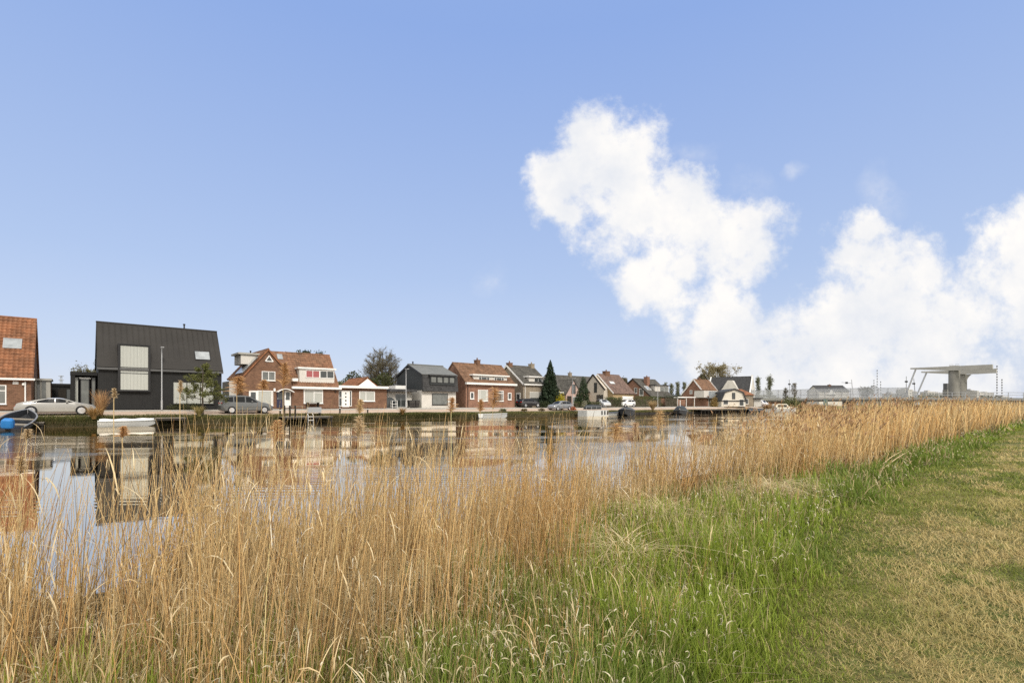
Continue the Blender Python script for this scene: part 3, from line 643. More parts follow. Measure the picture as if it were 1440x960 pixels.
# ---- 11: orange brick gable house
h = House('brick_house', 'orange brick gable house with white verges and glass balcony', 118.4, 126, 62, 69.2)
ze, zr, yr, D = 2.4, 6.8, 3.5, 7.2
h.walls([(0,0),(D,0),(D,ze),(yr,zr-.1),(0,ze)], brick_red)
rf = h.roof(0, ze, yr, zr, D, ze, tile_rust, over=.25, end=.1)
h.verge([(-.25, ze-.05), (yr, zr+.1), (D+.25, ze-.05)], white_paint, x=-.2, w=.3); h.verge([(-.25, ze+.1), (yr, zr+.28)], white_paint, x=h.w+.14, w=.3)
r = h.frect(990, 548, 1010, 559, y=.0); h.dormer(r, 0.0, 2.6, white_wall, [((lerp(r[0], r[1], .3), r[1]-.1, r[2]+.5, r[3]-.3), glass_sky, (.33, .66))], top=tile_rust, ov=.05)
MB().box(r[0]+.9, r[1]+.2, -.9, 0, r[2]-.1, r[2]+.05).box(r[0]+.9, r[1]+.2, -.9, -.86, r[2]+.05, r[2]+.85).build('balcony', glass_sky, h.root)
lf = h.left(); h.window(lf, h.lrect(970, 548.5, 973.5, 553.5), pane=glass_mid, fw=.1); h.window(lf, h.lrect(976.5, 548.5, 980.5, 554), pane=glass_mid, fw=.1)
f = h.front(); h.window(f, (.8, 2.0, .2, 1.9), pane=glass_mid); h.window(f, (2.6, 4.2, .2, 1.9), pane=glass_blind)
h.chimney(2.6, yr, zr-.4, zr+.5, .6, brick_brown, rf)
t = House('white_pergola', 'white beam pergola beside the orange brick gable house', U(953, 61), U(977, 61), 61, 64, cat='pergola')
for x in (0, t.w*.5, t.w-.12): MB().box(x, x+.12, 0, .12, 0, 2.1).build('post', white_paint, t.root)
MB().box(-.2, t.w+.2, -.15, .3, 2.102, 2.3).box(-.2, t.w+.2, 2.5, 2.8, 2.102, 2.3).build('beam', white_paint, t.root)
MB().box(.1, t.w-.1, 2.4, 2.6, 0, 1.7).build('screen', brick_red, t.root)

# ---- 12: old white house, black roof, turned away from the street line
zg = 1.3; yy = 146.0
r0 = thing('white_gable_house', 'tall old white house with black roof and white gable tops', 'house', ((1004-720)/FPX*yy*.99, yy+3, zg), R(-35))
sx = yy/FPX; zr = (HZ-530)*sx+EYE-zg; L = 11.6; Dp = 7.5; ze = 4.0
MB().prism([(0,0),(Dp,0),(Dp,ze),(Dp/2,zr-.1),(0,ze)], 0, L, 'x').build('wall', white_wall, r0)
class _H(House):
    def __init__(s, root, w): s.root = root; s.w = w; s.u0 = 0; s.vf = 0; s.zg = 0
hh = _H(r0, L); rf = hh.roof(0, ze, Dp/2, zr, Dp, ze, tile_dark, over=.15, end=-.1, amp=.02)
for x in (0.05, L-.05): hh.verge([(-.3, ze-.1), (Dp/2, zr+.25), (Dp+.3, ze-.1)], white_paint, x=x, w=.42, th=.3)
MB().box(L-.35, L+.05, Dp/2-.45, Dp/2+.45, zr, zr+.55).build('gable_top', white_paint, r0)
MB().prism([(3.4,0),(9.0,0),(9.0,ze+.5),(8.2,ze+1.3),(6.8,zr-1.0),(5.6,zr-1.0),(4.2,ze+1.3),(3.4,ze+.5)], -.4, 2.6, 'y').build('front_gable', white_wall, r0)
hh.window(hh.front(-.4), (5.6, 6.8, ze-.6, ze+.6), pane=glass_dark)
rt = lambda a, b, z: (L+b, a, z)
for a in (1.6, 4.2):
    hh.window(rt, (a, a+1.1, 3.6, 5.0), pane=glass_dark); hh.window(rt, (a, a+1.1, .8, 2.4), pane=glass_dark)

# ---- 13: cream gambrel barn house, gable to the water
yb = 121.0; sx = yb/FPX; xl, xr_ = (1014-720)*sx, (1048-720)*sx; w = xr_-xl; zc = lambda py: (HZ-py)*sx+EYE-zg
r0 = thing('gambrel_house', 'cream gambrel house with black edged roof and one dark upper window', 'house', (xl, yb, zg), R(-4))
prof = [(.1,0),(w-.1,0),(w-.1,zc(563)),(w*.87,zc(552)),(w*.55,zc(547.3)),(w*.16,zc(551.5)),(.1,zc(563))]
MB().prism(prof, 0, 9, 'y').build('wall', mat('ivory_render', (.66,.62,.53), .85, .1, 1.0), r0)
edge = [(-.05,zc(563.5)),(w*.15,zc(551)),(w*.55,zc(546.8)),(w*.88,zc(551.5)),(w+.05,zc(563.5))]
mb = MB()
for p, q in zip(edge[:-1], edge[1:]):
    a = Vector((q[0]-p[0], 0, q[1]-p[1])).normalized()*.06; mb.bar((p[0]-a.x, 4.4, p[1]-a.z), (q[0]+a.x, 4.4, q[1]+a.z), 9.4, .22)
mb.build('roof', tile_dark, r0); hh = _H(r0, w)
MB().box(0, w, -.12, 0, zc(564.3), zc(563)).build('band', black_frame, r0)
hh.window(hh.front(), ((1029-1014)*sx, (1033.3-1014)*sx, zc(561), zc(552)), pane=glass_dark, frame=black_frame, sill=False)
hh.window(hh.front(), (.5, 1.7, .5, 1.7), pane=glass_dark); hh.window(hh.front(), (w-1.6, w-.5, .2, 1.8), pane=glass_dark)
r0 = thing('side_building', 'brown brick side building with orange hipped roof beside the gambrel house', 'annexe', ((1045-720)*sx*1.02, yb+2.5, zg), R(-4))
w = 14*sx*1.05; z1 = zc(555); MB().box(0, w, 0, 6, 0, z1).build('wall', brick_tan, r0)
zt = zc(546); MB().add([(-2.2,-.3,z1),(w+.3,-.3,z1),(w+.3,6.3,z1),(-2.2,6.3,z1),(-1.2,3,zt),(w*.35,3,zt)], [(0,1,5,4),(1,2,5),(2,3,4,5),(3,0,4),(0,3,2,1)]).build('roof', tile_orange, r0)
hh = _H(r0, w); hh.window(hh.front(), (.4, 1.3, .6, 1.9), pane=glass_dark); MB().box(w-.1, w+2.2, -.2, 3, z1-.9, z1-.7).build('canopy', black_frame, r0)
MB().box(w+.3, w+2.0, .5, 3, 0, z1-.9).build('white_wing', white_wall, r0)

# dark roofed house beyond the bridge
yd = 210.0; sx = yd/FPX; zc = lambda py: (HZ-py)*sx+EYE-zg; w = 43*sx
r0 = thing('far_house', 'far house with long black roof showing over the bridge screen', 'house', ((1152-720)*sx, yd, zg), R(2)); hh = _H(r0, w)
MB().prism([(0,0),(8,0),(8,zc(550)),(4,zc(542.5)),(0,zc(550))], 0, w, 'x').build('wall', white_wall, r0)
rf = hh.roof(-.2, zc(550), 4, zc(542), 8.2, zc(550), tile_dark, amp=0, end=.2); hh.chimney(w*.55, 4, zc(543), zc(540.5), 1.0, brick_brown, rf)
MB().prism([(w*.25,zc(550)-1.5),(w*.55,zc(550)-1.5),(w*.4,zc(548))], -.5, 1.0, 'y').build('porch_gable', white_paint, r0)
# ------------------------------------------------------------------ vehicles
def car(name, label, u, v, z, L, Wd, top, belt, zb, paint, wins, wheels, rw=.33, face=1, group='cars parked across the canal', cat='car', rz=None, split=None):
    """top, belt = side outline as (x fraction from tail, height); wins = side window polygons in the same measure"""
    root = thing(name, label, cat, W(u, v, z), (RZ if face > 0 else RZ+math.pi) if rz is None else rz, group)
    N = 34; hw = Wd/2; tx = [p[0] for p in top]; tz = [p[1] for p in top]; bx_ = [p[0] for p in belt]; bz = [p[1] for p in belt]
    def sec(t):
        zt = float(np.interp(t, tx, tz)); zl = min(float(np.interp(t, bx_, bz)), zt-.015)
        e = min(t, 1-t); ww = hw*(.80+.20*min(1, (e/.10))**.5 if e < .10 else 1.0); lo = zb + (.12*(1-e/.06) if e < .06 else 0)
        return zt, zl, ww, lo
    def yat(t, z):
        zt, zl, ww, lo = sec(t)
        if z <= zl: return ww*.98
        f = (z-zl)/max(.02, (zt-.05-zl)); return ww*lerp(.965, lerp(.9, .79, min(1, max(0, zt-zl-.03)/.35)), min(1, f))
    rings = []
    for i in range(N+1):
        t = i/N; pass
        zt, zl, ww, lo = sec(t); hi = zt-zl > .2
        half = [(ww*.85, lo), (ww*.97, lo+.12), (ww, lerp(lo, zl, .55)), (ww*.965, zl), (ww*lerp(.9, .79, min(1, max(0, zt-zl-.03)/.35)), zt-lerp(.008, .05, min(1, max(0, zt-zl-.03)/.35))), (ww*.5, zt)]
        x = (t-.5)*L
        rings.append([(x, y, zz) for y, zz in half] + [(x, -y, zz) for y, zz in half[::-1]])
    MB().loft(rings).build('body', paint, root, smooth=True, angle=35)
    for sgn in (1, -1):
        for poly in wins:
            t_lo, t_hi = min(p[0] for p in poly), max(p[0] for p in poly); vs = []
            for i in range(11):
                t = lerp(t_lo+.001, t_hi-.001, i/10); cr = [lerp(p[1], q[1], (t-p[0])/(q[0]-p[0])) for p, q in zip(poly, poly[1:]+poly[:1]) if p[0] != q[0] and min(p[0], q[0]) <= t <= max(p[0], q[0])]
                for k in range(4): zz = lerp(min(cr), max(cr), k/3); vs.append(((t-.5)*L, sgn*(yat(t, zz)+.02), zz))
            MB().add(vs, [(i*4+k, i*4+4+k, i*4+5+k, i*4+1+k) for i in range(10) for k in range(3)]).build('side_window', car_glass, root, normals=False)
    # windscreens follow the outline between belt and roof
    def screen(t0, t1, nm):
        vs = []; n = 5
        for i in range(n+1):
            t = lerp(t0, t1, i/n); zt, zl, ww, lo = sec(t); vs += [((t-.5)*L, -ww*.56, zt-.014+.02), ((t-.5)*L, ww*.56, zt-.014+.02)]
        MB().add(vs, [(2*i, 2*i+2, 2*i+3, 2*i+1) for i in range(n)]).build(nm, car_glass, root, normals=False)
    if split: screen(*split[0], 'windscreen'); screen(*split[1], 'rear_window')
    for t in wheels:
        for sgn in (1, -1):
            c = ((t-.5)*L, sgn*(hw-.12), rw)
            MB().lathe([(rw*1.08, -.0), (rw*1.08, .128*1)], 20, (c[0], c[1] if sgn > 0 else c[1]-.128, rw+.02), 'y').build('wheel_arch', black_rubber, root)
            wo = MB().lathe([(rw*.9, -.1), (rw, -.06), (rw, .10), (rw*.9, .145)], 20, c if sgn > 0 else (c[0], c[1]-.04, c[2]), 'y').build('wheel', black_rubber, root, smooth=True)
            mb = MB(); y0 = c[1]+sgn*.15
            for k in range(7):
                a = 2*math.pi*k/7; mb.bar((c[0], y0, rw), (c[0]+rw*.68*math.cos(a), y0, rw+rw*.68*math.sin(a)), .07, .02)
            mb.lathe([(rw*.70, -.02), (rw*.74, .0), (rw*.66, .01)], 18, (c[0], y0, rw), 'y'); mb.build('rim', rim_mat, wo)
    z1 = sec(.955)[1]
    for sgn in (1, -1):
        MB().box(.455*L, .478*L, sgn*hw*.62-.17, sgn*hw*.62+.17, z1-.12, z1+.02).build('headlight', lamp_mat, root)
        MB().box(-.492*L, -.475*L, sgn*hw*.6-.18, sgn*hw*.6+.18, sec(.03)[1]-.16, sec(.03)[1]-.02).build('tail_light', tail_mat, root)
        t = split[0][0]+.02 if split else .62; zz = sec(t)[1]+.06
        MB().box((t-.5)*L-.06, (t-.5)*L+.08, sgn*(hw+.02)-.09, sgn*(hw+.02)+.09, zz, zz+.14).build('mirror', paint, root)
    return root
car_glass = mat('car_glass', (.012,.013,.014), .12, .1, spec=.22)
rim_mat = mat('alloy_rim', (.55,.55,.56), .3, .1, metal=.7); lamp_mat = mat('headlamp', (.75,.76,.78), .1, .05, spec=.7); tail_mat = mat('tail_lamp', (.35,.02,.02), .2, .1)
def paint(n, c): return mat(n, c, .28, .06, 1.0, spec=.5, coat=.6)
p_silver = paint('silver_paint', (.31,.30,.275)); p_grey = paint('dark_grey_paint', (.10,.105,.105)); p_steel = paint('steel_paint', (.20,.21,.225)); p_white = paint('white_car_paint', (.74,.74,.73)); p_black = paint('black_car_paint', (.018,.016,.017))
coupe_top = [(0,.66),(.015,.90),(.08,1.02),(.20,1.17),(.32,1.31),(.42,1.38),(.52,1.385),(.62,1.29),(.72,1.07),(.77,1.0),(.86,.93),(.94,.82),(.985,.66),(1,.52)]
coupe_belt = [(0,.62),(.05,.90),(.2,.96),(.6,.95),(.75,.98),(.9,.86),(1,.5)]
hatch_top = [(0,.6),(.015,.95),(.06,1.15),(.14,1.38),(.28,1.47),(.46,1.47),(.58,1.36),(.70,1.04),(.76,.99),(.92,.86),(.985,.66),(1,.5)]
hatch_belt = [(0,.6),(.02,.95),(.3,.97),(.68,.95),(.76,.97),(1,.5)]
mpv_top = [(0,.6),(.01,1.0),(.03,1.35),(.06,1.66),(.18,1.76),(.44,1.77),(.54,1.70),(.66,1.40),(.76,1.11),(.84,1.04),(.94,.92),(.985,.7),(1,.55)]
mpv_belt = [(0,.6),(.02,1.08),(.5,1.04),(.72,1.02),(.80,1.02),(1,.55)]
def road_z(v): return float(np.interp(v, [53.55, 57.5, 57.8, 60], [bank(53.55), bank(57.5), 1.235, 1.345]))+.015
car('silver_coupe', 'low silver fastback coupe parked in front of the black garage', -1.35, 55.0, road_z(55), 4.95, 1.96, coupe_top, coupe_belt, .17, p_silver,
    [[(.20,1.0),(.28,1.15),(.38,1.28),(.47,1.31),(.47,.985)], [(.483,.985),(.483,1.31),(.53,1.305),(.62,1.2),(.705,1.0)]], (.195,.80), .35, split=((.60,.73),(.20,.38)))
car('grey_people_carrier', 'dark grey people carrier parked before the cross-gabled brick house', 12.55, 54.9, road_z(54.9), 4.65, 1.82, mpv_top, mpv_belt, .2, p_grey,
    [[(.06,1.12),(.07,1.5),(.22,1.60),(.22,1.10)], [(.24,1.10),(.24,1.61),(.44,1.62),(.44,1.08)], [(.46,1.08),(.46,1.62),(.52,1.60),(.62,1.36),(.69,1.07)]], (.19,.82), .32, split=((.55,.73),(.02,.055)))
def cu(x, v): return U(x, v)
car('grey_hatchback', 'grey hatchback parked on the road near the yellow shrub', cu(787, 54.6), 54.6, road_z(54.6), 4.2, 1.76, hatch_top, hatch_belt, .2, p_steel,
    [[(.07,1.0),(.15,1.30),(.32,1.36),(.32,.99)], [(.34,.99),(.34,1.36),(.46,1.36),(.56,1.27),(.66,1.0)]], (.18,.80), .31, face=-1, split=((.58,.72),(.02,.13)))
car('black_car', 'black car on the drive before the tan brick house', cu(743, 59.6), 59.6, road_z(59.6), 4.3, 1.76, hatch_top, hatch_belt, .2, p_black,
    [[(.07,1.0),(.15,1.30),(.32,1.36),(.32,.99)], [(.34,.99),(.34,1.36),(.46,1.36),(.56,1.27),(.66,1.0)]], (.18,.80), .31, split=((.58,.72),(.02,.13)))
car('white_car', 'white car before the garage of the mauve roofed house', cu(880, 59.8), 59.8, road_z(59.8), 4.5, 1.8, hatch_top, hatch_belt, .2, p_white,
    [[(.07,1.0),(.15,1.30),(.32,1.36),(.32,.99)], [(.34,.99),(.34,1.36),(.46,1.36),(.56,1.27),(.66,1.0)]], (.18,.80), .32, face=-1, split=((.58,.72),(.02,.13)))
car('silver_car', 'small silver car nose-on before the cream gable wall', cu(848, 59.2), 59.2, road_z(59.2), 3.9, 1.7, hatch_top, hatch_belt, .2, paint('pale_silver', (.45,.46,.47)),
    [[(.07,1.0),(.15,1.30),(.32,1.36),(.32,.99)], [(.34,.99),(.34,1.36),(.46,1.36),(.56,1.27),(.66,1.0)]], (.18,.80), .31, rz=R(-75), split=((.58,.72),(.02,.13)))
car('white_van', 'white van parked at the end of the street below the bridge screen', cu(1069, 57.4), 57.4, 1.1, 4.9, 1.9, [(0,.6),(.01,1.3),(.03,1.8),(.1,1.9),(.62,1.9),(.70,1.78),(.80,1.25),(.95,1.05),(.99,.8),(1,.6)], [(0,.6),(.02,1.1),(.75,1.15),(.9,1.05),(1,.6)], .22, p_white,
    [[(.50,1.2),(.50,1.7),(.64,1.7),(.74,1.25)]], (.18,.80), .34, rz=R(-60), split=((.68,.79),(.005,.02)))

# ------------------------------------------------------------------ boats
def hull_rings(L, B, H, n=14, bluff=.6, rise=.25, flare=1.0):
    out = []
    for i in range(n+1):
        t = i/n; b = B/2*(min(1, .86+.6*t) if t < .25 else 1.0)*(1-max(0, (t-.45)/.55)**2.4*.97); s = H+rise*max(0, t-.3)**2; k = -.12+ (max(0, t-.75)/.25)**2*(H*.55)
        x = (t-.5)*L
        out.append((x, b, s, k))
    return out
def open_hull(L, B, H, m_out, m_in, root, rise=.3, thick=.07, smooth=True):
    A = hull_rings(L, B, H, rise=rise); rings = []
    for x, b, s, k in A:
        t_ = min(thick, b*.5); fl = k+.18
        half = [(0.001, k), (b*.72, k+.04), (b*.93, lerp(k, s, .45)), (b, s-.05), (b+.03, s), (b-t_, s), (max(.0005, b*.84-t_), max(fl, lerp(k, s, .4))), (.0005, fl)]
        rings.append([(x, y, z) for y, z in half] + [(x, -y, z) for y, z in half[::-1]])
    MB().loft(rings, closed=True).build('hull', m_out, root, smooth=smooth, angle=35)
    gun = MB()
    for sg in (1, -1): gun.tube([(x, sg*(b+.015), s+.01) for x, b, s, k in A], .045, 6)
    gun.build('gunwale', m_in, root, smooth=True)
# black tender nosed up on the bank, stern with blue covered motor to the water
bt = thing('black_tender', 'open black tender nosed up on the bank with blue covered motor', 'boat', W(U(25, 50.2), 50.6, .18), RZ+R(82), 'boats moored along the far bank'); bt.rotation_euler = (R(4), R(-13), RZ+R(80))
bm_ = mat('black_hull', (.028,.03,.034), .45, .2, 2); gr_ = mat('grey_rub_rail', (.22,.23,.25), .6, .1)
open_hull(4.3, 1.85, .62, bm_, gr_, bt)
MB().box(-.9, -.55, -.8, .8, .33, .38).box(.5, .8, -.75, .75, .36, .41).build('thwart', wood_grey, bt)
mo = MB().lathe([(.05,-.75),(.07,-.2),(.12,.2)], 8, (-2.28, 0, .2)).box(-2.34, -2.14, -.12, .12, .15, .62).build('outboard_motor', black_frame, bt)
MB().loft([[(-2.28+a*s_x, b*s_y, z) for a, b in ((-1,-.7),(-.7,-1),(.7,-1),(1,-.7),(1,.7),(.7,1),(-.7,1),(-1,.7))] for z, s_x, s_y in ((.5,.2,.2),(.58,.26,.3),(.85,.29,.32),(1.08,.27,.28),(1.16,.2,.2))]).build('motor_cover', blue_cover, mo, smooth=True, angle=30)
# white dinghy under a sheet
bt = thing('white_dinghy', 'flat white sheeted dinghy lying before the charcoal house', 'boat', W(U(179, 50.9), 50.9, .03), RZ, 'boats moored along the far bank')
open_hull(3.7, 1.5, .42, boat_white, boat_white, bt, rise=.08)
A = hull_rings(3.5, 1.36, .46, rise=.08); rings = []
for i, (x, b, s, k) in enumerate(A): rings.append([(x, -b, s), (x, -b*.5, s+.10+.03*math.sin(i*2.1)), (x, 0, s+.14+.03*math.sin(i*1.3)), (x, b*.5, s+.1), (x, b, s), (x, 0, s-.06)])
MB().loft(rings).build('sheet_cover', mat('white_sheet', (.78,.78,.77), .6, .1, 2, bump=.5, bscale=5), bt, smooth=True)
# covered sloops
def sloop(label, x, v, L, B, H, rz, top, hm=None, bow=False):
    b_ = thing('covered_boat', label, 'boat', W(U(x, v), v, 0), rz, 'boats moored along the far bank')
    open_hull(L, B, H, hm or bm_, gr_, b_, rise=.55)
    A = hull_rings(L*.97, B*.97, H+.03, rise=.55); rings = []
    for x_, b, s, k in A:
        t = x_/L+.5; hgt = top*math.sin(math.pi*min(1, .18+t*.8))**.7
        rings.append([(x_, -b-.03, s-.12), (x_, -b-.02, s+.04), (x_, -b*.55, s+hgt*.75), (x_, 0, s+hgt), (x_, b*.55, s+hgt*.75), (x_, b+.02, s+.04), (x_, b+.03, s-.12)])
    MB().loft(rings, closed=False, cap=False).build('tarpaulin', tarp_dark, b_, smooth=True, angle=50)
    return b_
sloop('dark grey sloop under tarpaulin, bow to the water before the white car', 881, 50.0, 5.6, 2.6, .85, R(252), .5)
b_ = sloop('black sloop with tented cover and small white mast near the brick gable house', 957, 49.8, 5.4, 2.6, .6, R(248), 1.05)
MB().tube([(1.2,0,1.2),(1.2,0,2.6)], .07, 6).build('mast_stub', white_paint, b_)
sloop('low black sloop moored under the landing by the white van', 1061, 49.6, 5.0, 2.0, .5, R(20), .35)
sloop('small pale green covered skiff between the white barge and grey sloop', 860, 50.9, 4.2, 1.4, .4, RZ, .15, boat_white)
# white barge
bt = thing('white_workboat', 'boxy white workboat with three dark openings in its side', 'boat', W(U(835, 50.4), 50.4, 0), RZ, 'boats moored along the far bank')
MB().loft([[(x, -w, -.1), (x, -w, .9), (x, w, .9), (x, w, -.1)] for x, w in ((-2.7,.9),(-2.55,1.05),(2.3,1.05),(2.7,.7))]).build('hull', boat_white, bt)
for x in (.55, 1.25, 1.95): MB().box(x, x+.3, -1.075, -1.0, .2, .82).build('opening', black_rubber, bt)
mb = MB()
for x in (-2.9, -1.7, -.5, .7, 1.9): mb.tube([(x, -.95, 1.05), (x, -.95, 1.5)], .025, 5)
mb.tube([(-2.9, -.95, 1.48), (1.9, -.95, 1.48)], .025, 5); mb.build('rail', galv, bt)
MB().loft([[(x, -.8, 1.05), (x, -.7, z), (x, .7, z), (x, .8, 1.05)] for x, z in ((-1.6,1.3),(-1.0,1.75),(.6,1.8),(1.0,1.2))]).build('cabin_cover', tarp_dark, bt)
# long low white boat before house 6
bt = thing('white_punt', 'long low white punt before the orange-red brick house', 'boat', W(U(695, 50.9), 50.9, 0), RZ, 'boats moored along the far bank')
open_hull(4.4, 1.3, .55, boat_white, mat('pale_grey_trim', (.5,.5,.48), .5, .1), bt, rise=.1); MB().box(-1.4,-1.0,-.5,.5,.42,.47).box(.4,.8,-.5,.5,.42,.47).build('thwart', wood_grey, bt)
# cabin cruiser + dinghy at the far end
bt = thing('cabin_cruiser', 'cream cabin cruiser with windows near the bridge', 'boat', W(U(1102, 47), 47, 0), R(8), 'boats moored along the far bank')
open_hull(6.5, 2.3, .8, boat_white, boat_white, bt, rise=.3); crm = mat('cream_gelcoat', (.66,.62,.5), .3, .08)
cb = MB().loft([[(x, -w, .7), (x, -w*.82, z), (x, w*.82, z), (x, w, .7)] for x, z, w in ((-2.6,1.5,.95),(-2.3,2.0,.95),(.2,2.0,.95),(.9,1.35,.9),(2.2,1.2,.6))]).build('cabin', crm, bt)
for x in (-2.1, -1.3, -.5): MB().box(x, x+.6, -.97, -.80, 1.25, 1.75).build('cabin_window', glass_dark, cb)
bt = thing('white_speedboat', 'small white speedboat moored left of the cabin cruiser', 'boat', W(U(1089, 47.5), 47.5, 0), R(170), 'boats moored along the far bank'); open_hull(4.2, 1.7, .6, boat_white, boat_white, bt)
MB().add([(-.2,-.6,.7),(-.2,.6,.7),(-.6,.5,1.15),(-.6,-.5,1.15)], [(0,1,2,3)]).build('windscreen', glass_dark, bt, normals=False)

# ------------------------------------------------------------------ jetties, posts, bank edge
def jetty(label, u0, u1, v0, v1, z, group='jetties on the far bank'):
    r = thing('wooden_jetty', label, 'jetty', W(u0, v0, 0), RZ, group); w, d = u1-u0, v1-v0
    mb = MB(); n = max(3, int(w/.16))
    for i in range(n): mb.box(w*i/n+.008, w*(i+1)/n-.008, 0, d, z-.05, z)
    mb.build('deck', wood_grey, r); MB().box(0, w, .02, .08, z-.22, z-.051).build('fascia', wood_dark, r)
    for i in range(max(2, int(w/1.4)+1)):
        x = .12+(w-.24)*i/max(1, int(w/1.4)); MB().tube([(x, .18, -.9), (x, .18, z-.052)], .08, 7).build('post', wood_dark, r)
    return r
jetty('small wooden jetty right of the white dinghy', U(219, 50.7), U(262, 50.7), 50.6, 52.3, .66)
jt = jetty('wooden jetty with mooring posts before the brown brick house', U(399, 50.6), U(468, 50.6), 50.5, 52.4, .58)
jetty('timber decking landing in front of the orange brick gable house', U(985, 50.5), U(1050, 50.5), 50.2, 52.9, .8)
jetty('tilted grey plank landing beside the black tender', U(50, 51), U(62, 51), 50.8, 52.3, .45)
jetty('low landing stage below the white van', U(1055, 50.5), U(1074, 50.5), 50.2, 52.9, .6)
r = thing('mooring_posts_fence', 'dark post and rail at the left end of the jetty', 'rail', W(U(400, 50.8), 50.8, .58), RZ)
for i, x in enumerate((0, .5, 1.0)): MB().lathe([(.09,0),(.09,1.05),(.05,1.12)], 8, (x, 0, 0)).build('post', wood_dark, r)
MB().box(-.1, 1.9, -.03, .03, .98, 1.04).box(-.1, 1.9, -.03, .03, .05, .1).build('rail', wood_grey, r)
r = thing('wooden_bench', 'grey bench standing on the grass above the jetty', 'bench', W(U(442, 52.2), 52.5, .5), RZ)
MB().box(-.75, .75, -.25, .25, .42, .47).build('seat', grey_paint, r); MB().box(-.75, .75, -.27, -.23, .5, 1.0).build('backrest', grey_paint, r)
for x in (-.65, .65): MB().box(x-.04, x+.04, -.22, .22, 0, .42).build('leg', wood_dark, r)
r = thing('swim_ladder', 'white ladder hanging off the jetty into the water', 'ladder', W(U(437, 50.42), 50.42, -.3), RZ)
mb = MB()
for x in (-.25, .25): mb.tube([(x, 0, -.2), (x, 0, 1.0), (x, .2, 1.15)], .03, 6)
mb.build('rail', white_paint, r)
for z in (.2, .5, .85): MB().box(-.25, .25, -.06, .06, z, z+.05).build('rung', white_paint, r)
r = thing('bank_revetment', 'black timber edging with posts along the far waterline', 'revetment', W(30, 51.9, 0), RZ)
MB().box(30, 108, 0, .07, -.6, .36).build('boards', wood_dark, r)
pm = MB()
for i in range(26): pm.box(30+i*3.0, 30.16+i*3.0, -.13, -.002, -.6, .45)
pm.build('piles', wood_dark, r)
for i, (x, v, hgt, lab) in enumerate(((478, 53.9, .7, 'short dark bollard before the white door of the bungalow'), (394, 53.7, .5, 'low grey bollard near the door canopy'), (517, 53.8, .55, 'squat dark bollard before the bungalow window'))):
    b_ = thing('bollard', lab, 'bollard', W(U(x, v), v, road_z(v)-.02), 0, 'bollards along the road edge')
    MB().lathe([(.09,0),(.09,hgt),(.06,hgt+.05)], 8).build('post', wood_dark, b_); MB().lathe([(.093,hgt-.15),(.093,hgt-.08)], 8).build('band', white_paint, b_)

# ------------------------------------------------------------------ street lamps, bins, furniture
def lamp(label, x, v, ytop, z0=1.3, arm=.6):
    r = thing('street_lamp', label, 'street lamp', W(U(x, v), v, z0), RZ, 'street lamps along the canal road'); hgt = Z(x, ytop, v)-z0
    MB().tube([(0,0,0),(0,0,.9)], .085, 10).build('base', galv, r); MB().tube([(0,0,.9),(0,0,hgt)], [.06,.04], 8).build('pole', galv, r)
    hd = MB().box(-.12, .12, -arm, .1, hgt-.02, hgt+.06).build('lamp_head', grey_paint, r); MB().box(-.09, .09, -arm+.05, -.1, hgt-.04, hgt-.021).build('diffuser', lamp_mat, hd)
lamp('grey street lamp against the charcoal house', 227.5, 57.95, 489); lamp('grey street lamp before the slate clad house', 571, 57.95, 519)
lamp('street lamp beside the dark cypress', 805.5, 57.95, 532); lamp('street lamp before the long charcoal roof', 925, 57.95, 541)
def bins(specs):
    first = None
    for x, v, lab in specs:
        if first is None:
            r = thing('wheelie_bin', lab, 'bin', W(U(x, v), v, 1.33), RZ, 'dark wheelie bins by the white annexe'); first = r
            MB().loft([[(-.24,-.26,.08),(.24,-.26,.08),(.24,.26,.08),(-.24,.26,.08)], [(-.29,-.33,.98),(.29,-.33,.98),(.29,.33,.98),(-.29,.33,.98)]]).build('body', p_black, r)
            MB().box(-.31, .31, -.36, .36, .98, 1.06).build('lid', mat('bin_lid', (.05,.055,.06), .5), r)
            for y in (-.2, .2): MB().lathe([(.1,-.03),(.1,.03)], 10, (y, .3, .1), 'y').build('wheel', black_rubber, r)
        else:
            r = copy_tree(first); r.location = W(U(x, v), v, 1.33); r['label'] = lab
bins([(530, 60.0, 'dark wheelie bin left of the white-lidded tub'), (535.5, 60.1, 'dark wheelie bin next to the white-lidded tub'), (577, 59.9, 'dark wheelie bin right of the street lamp'), (582, 59.9, 'dark wheelie bin left of the white wall corner'), (586, 59.8, 'outermost dark wheelie bin against the white wall')])
r = thing('garden_tub', 'black tub with white lid between the bins', 'tub', W(U(541, 59.8), 59.8, 1.33), RZ); MB().lathe([(.22,0),(.3,.7),(.3,.75)], 12).build('body', p_black, r); MB().lathe([(.2,.75),(.18,.86),(.02,.9)], 10).build('lid', white_paint, r)
r = thing('barbecue_cover', 'covered dark garden heap left of the white trolley', 'cover', W(U(548, 60.3), 60.3, 1.33), RZ)
MB().loft([[(x, -.5*w, 0), (x, -.45*w, .7*w), (x, 0, 1.15*w), (x, .45*w, .7*w), (x, .5*w, 0)] for x, w in ((-1.0,.7),(-.6,1.1),(.1,1.25),(.7,1.0),(1.0,.6))]).build('cover_sheet', tarp_dark, r, smooth=True)
r = thing('white_trolley', 'white shelved trolley outside the white annexe', 'trolley', W(U(554, 59.4), 59.4, 1.33), RZ)
for x in (-.35, .35):
    for y in (-.2, .2): MB().box(x-.03, x+.03, y-.03, y+.03, 0, .95).build('leg', white_paint, r)
for z in (.15, .5, .95): MB().box(-.4, .4, -.25, .25, z, z+.04).build('shelf', white_paint, r)
r = thing('garden_table', 'small dark garden table with plants under the net curtained window', 'table', W(U(440, 58.2), 58.2, 1.30), RZ)
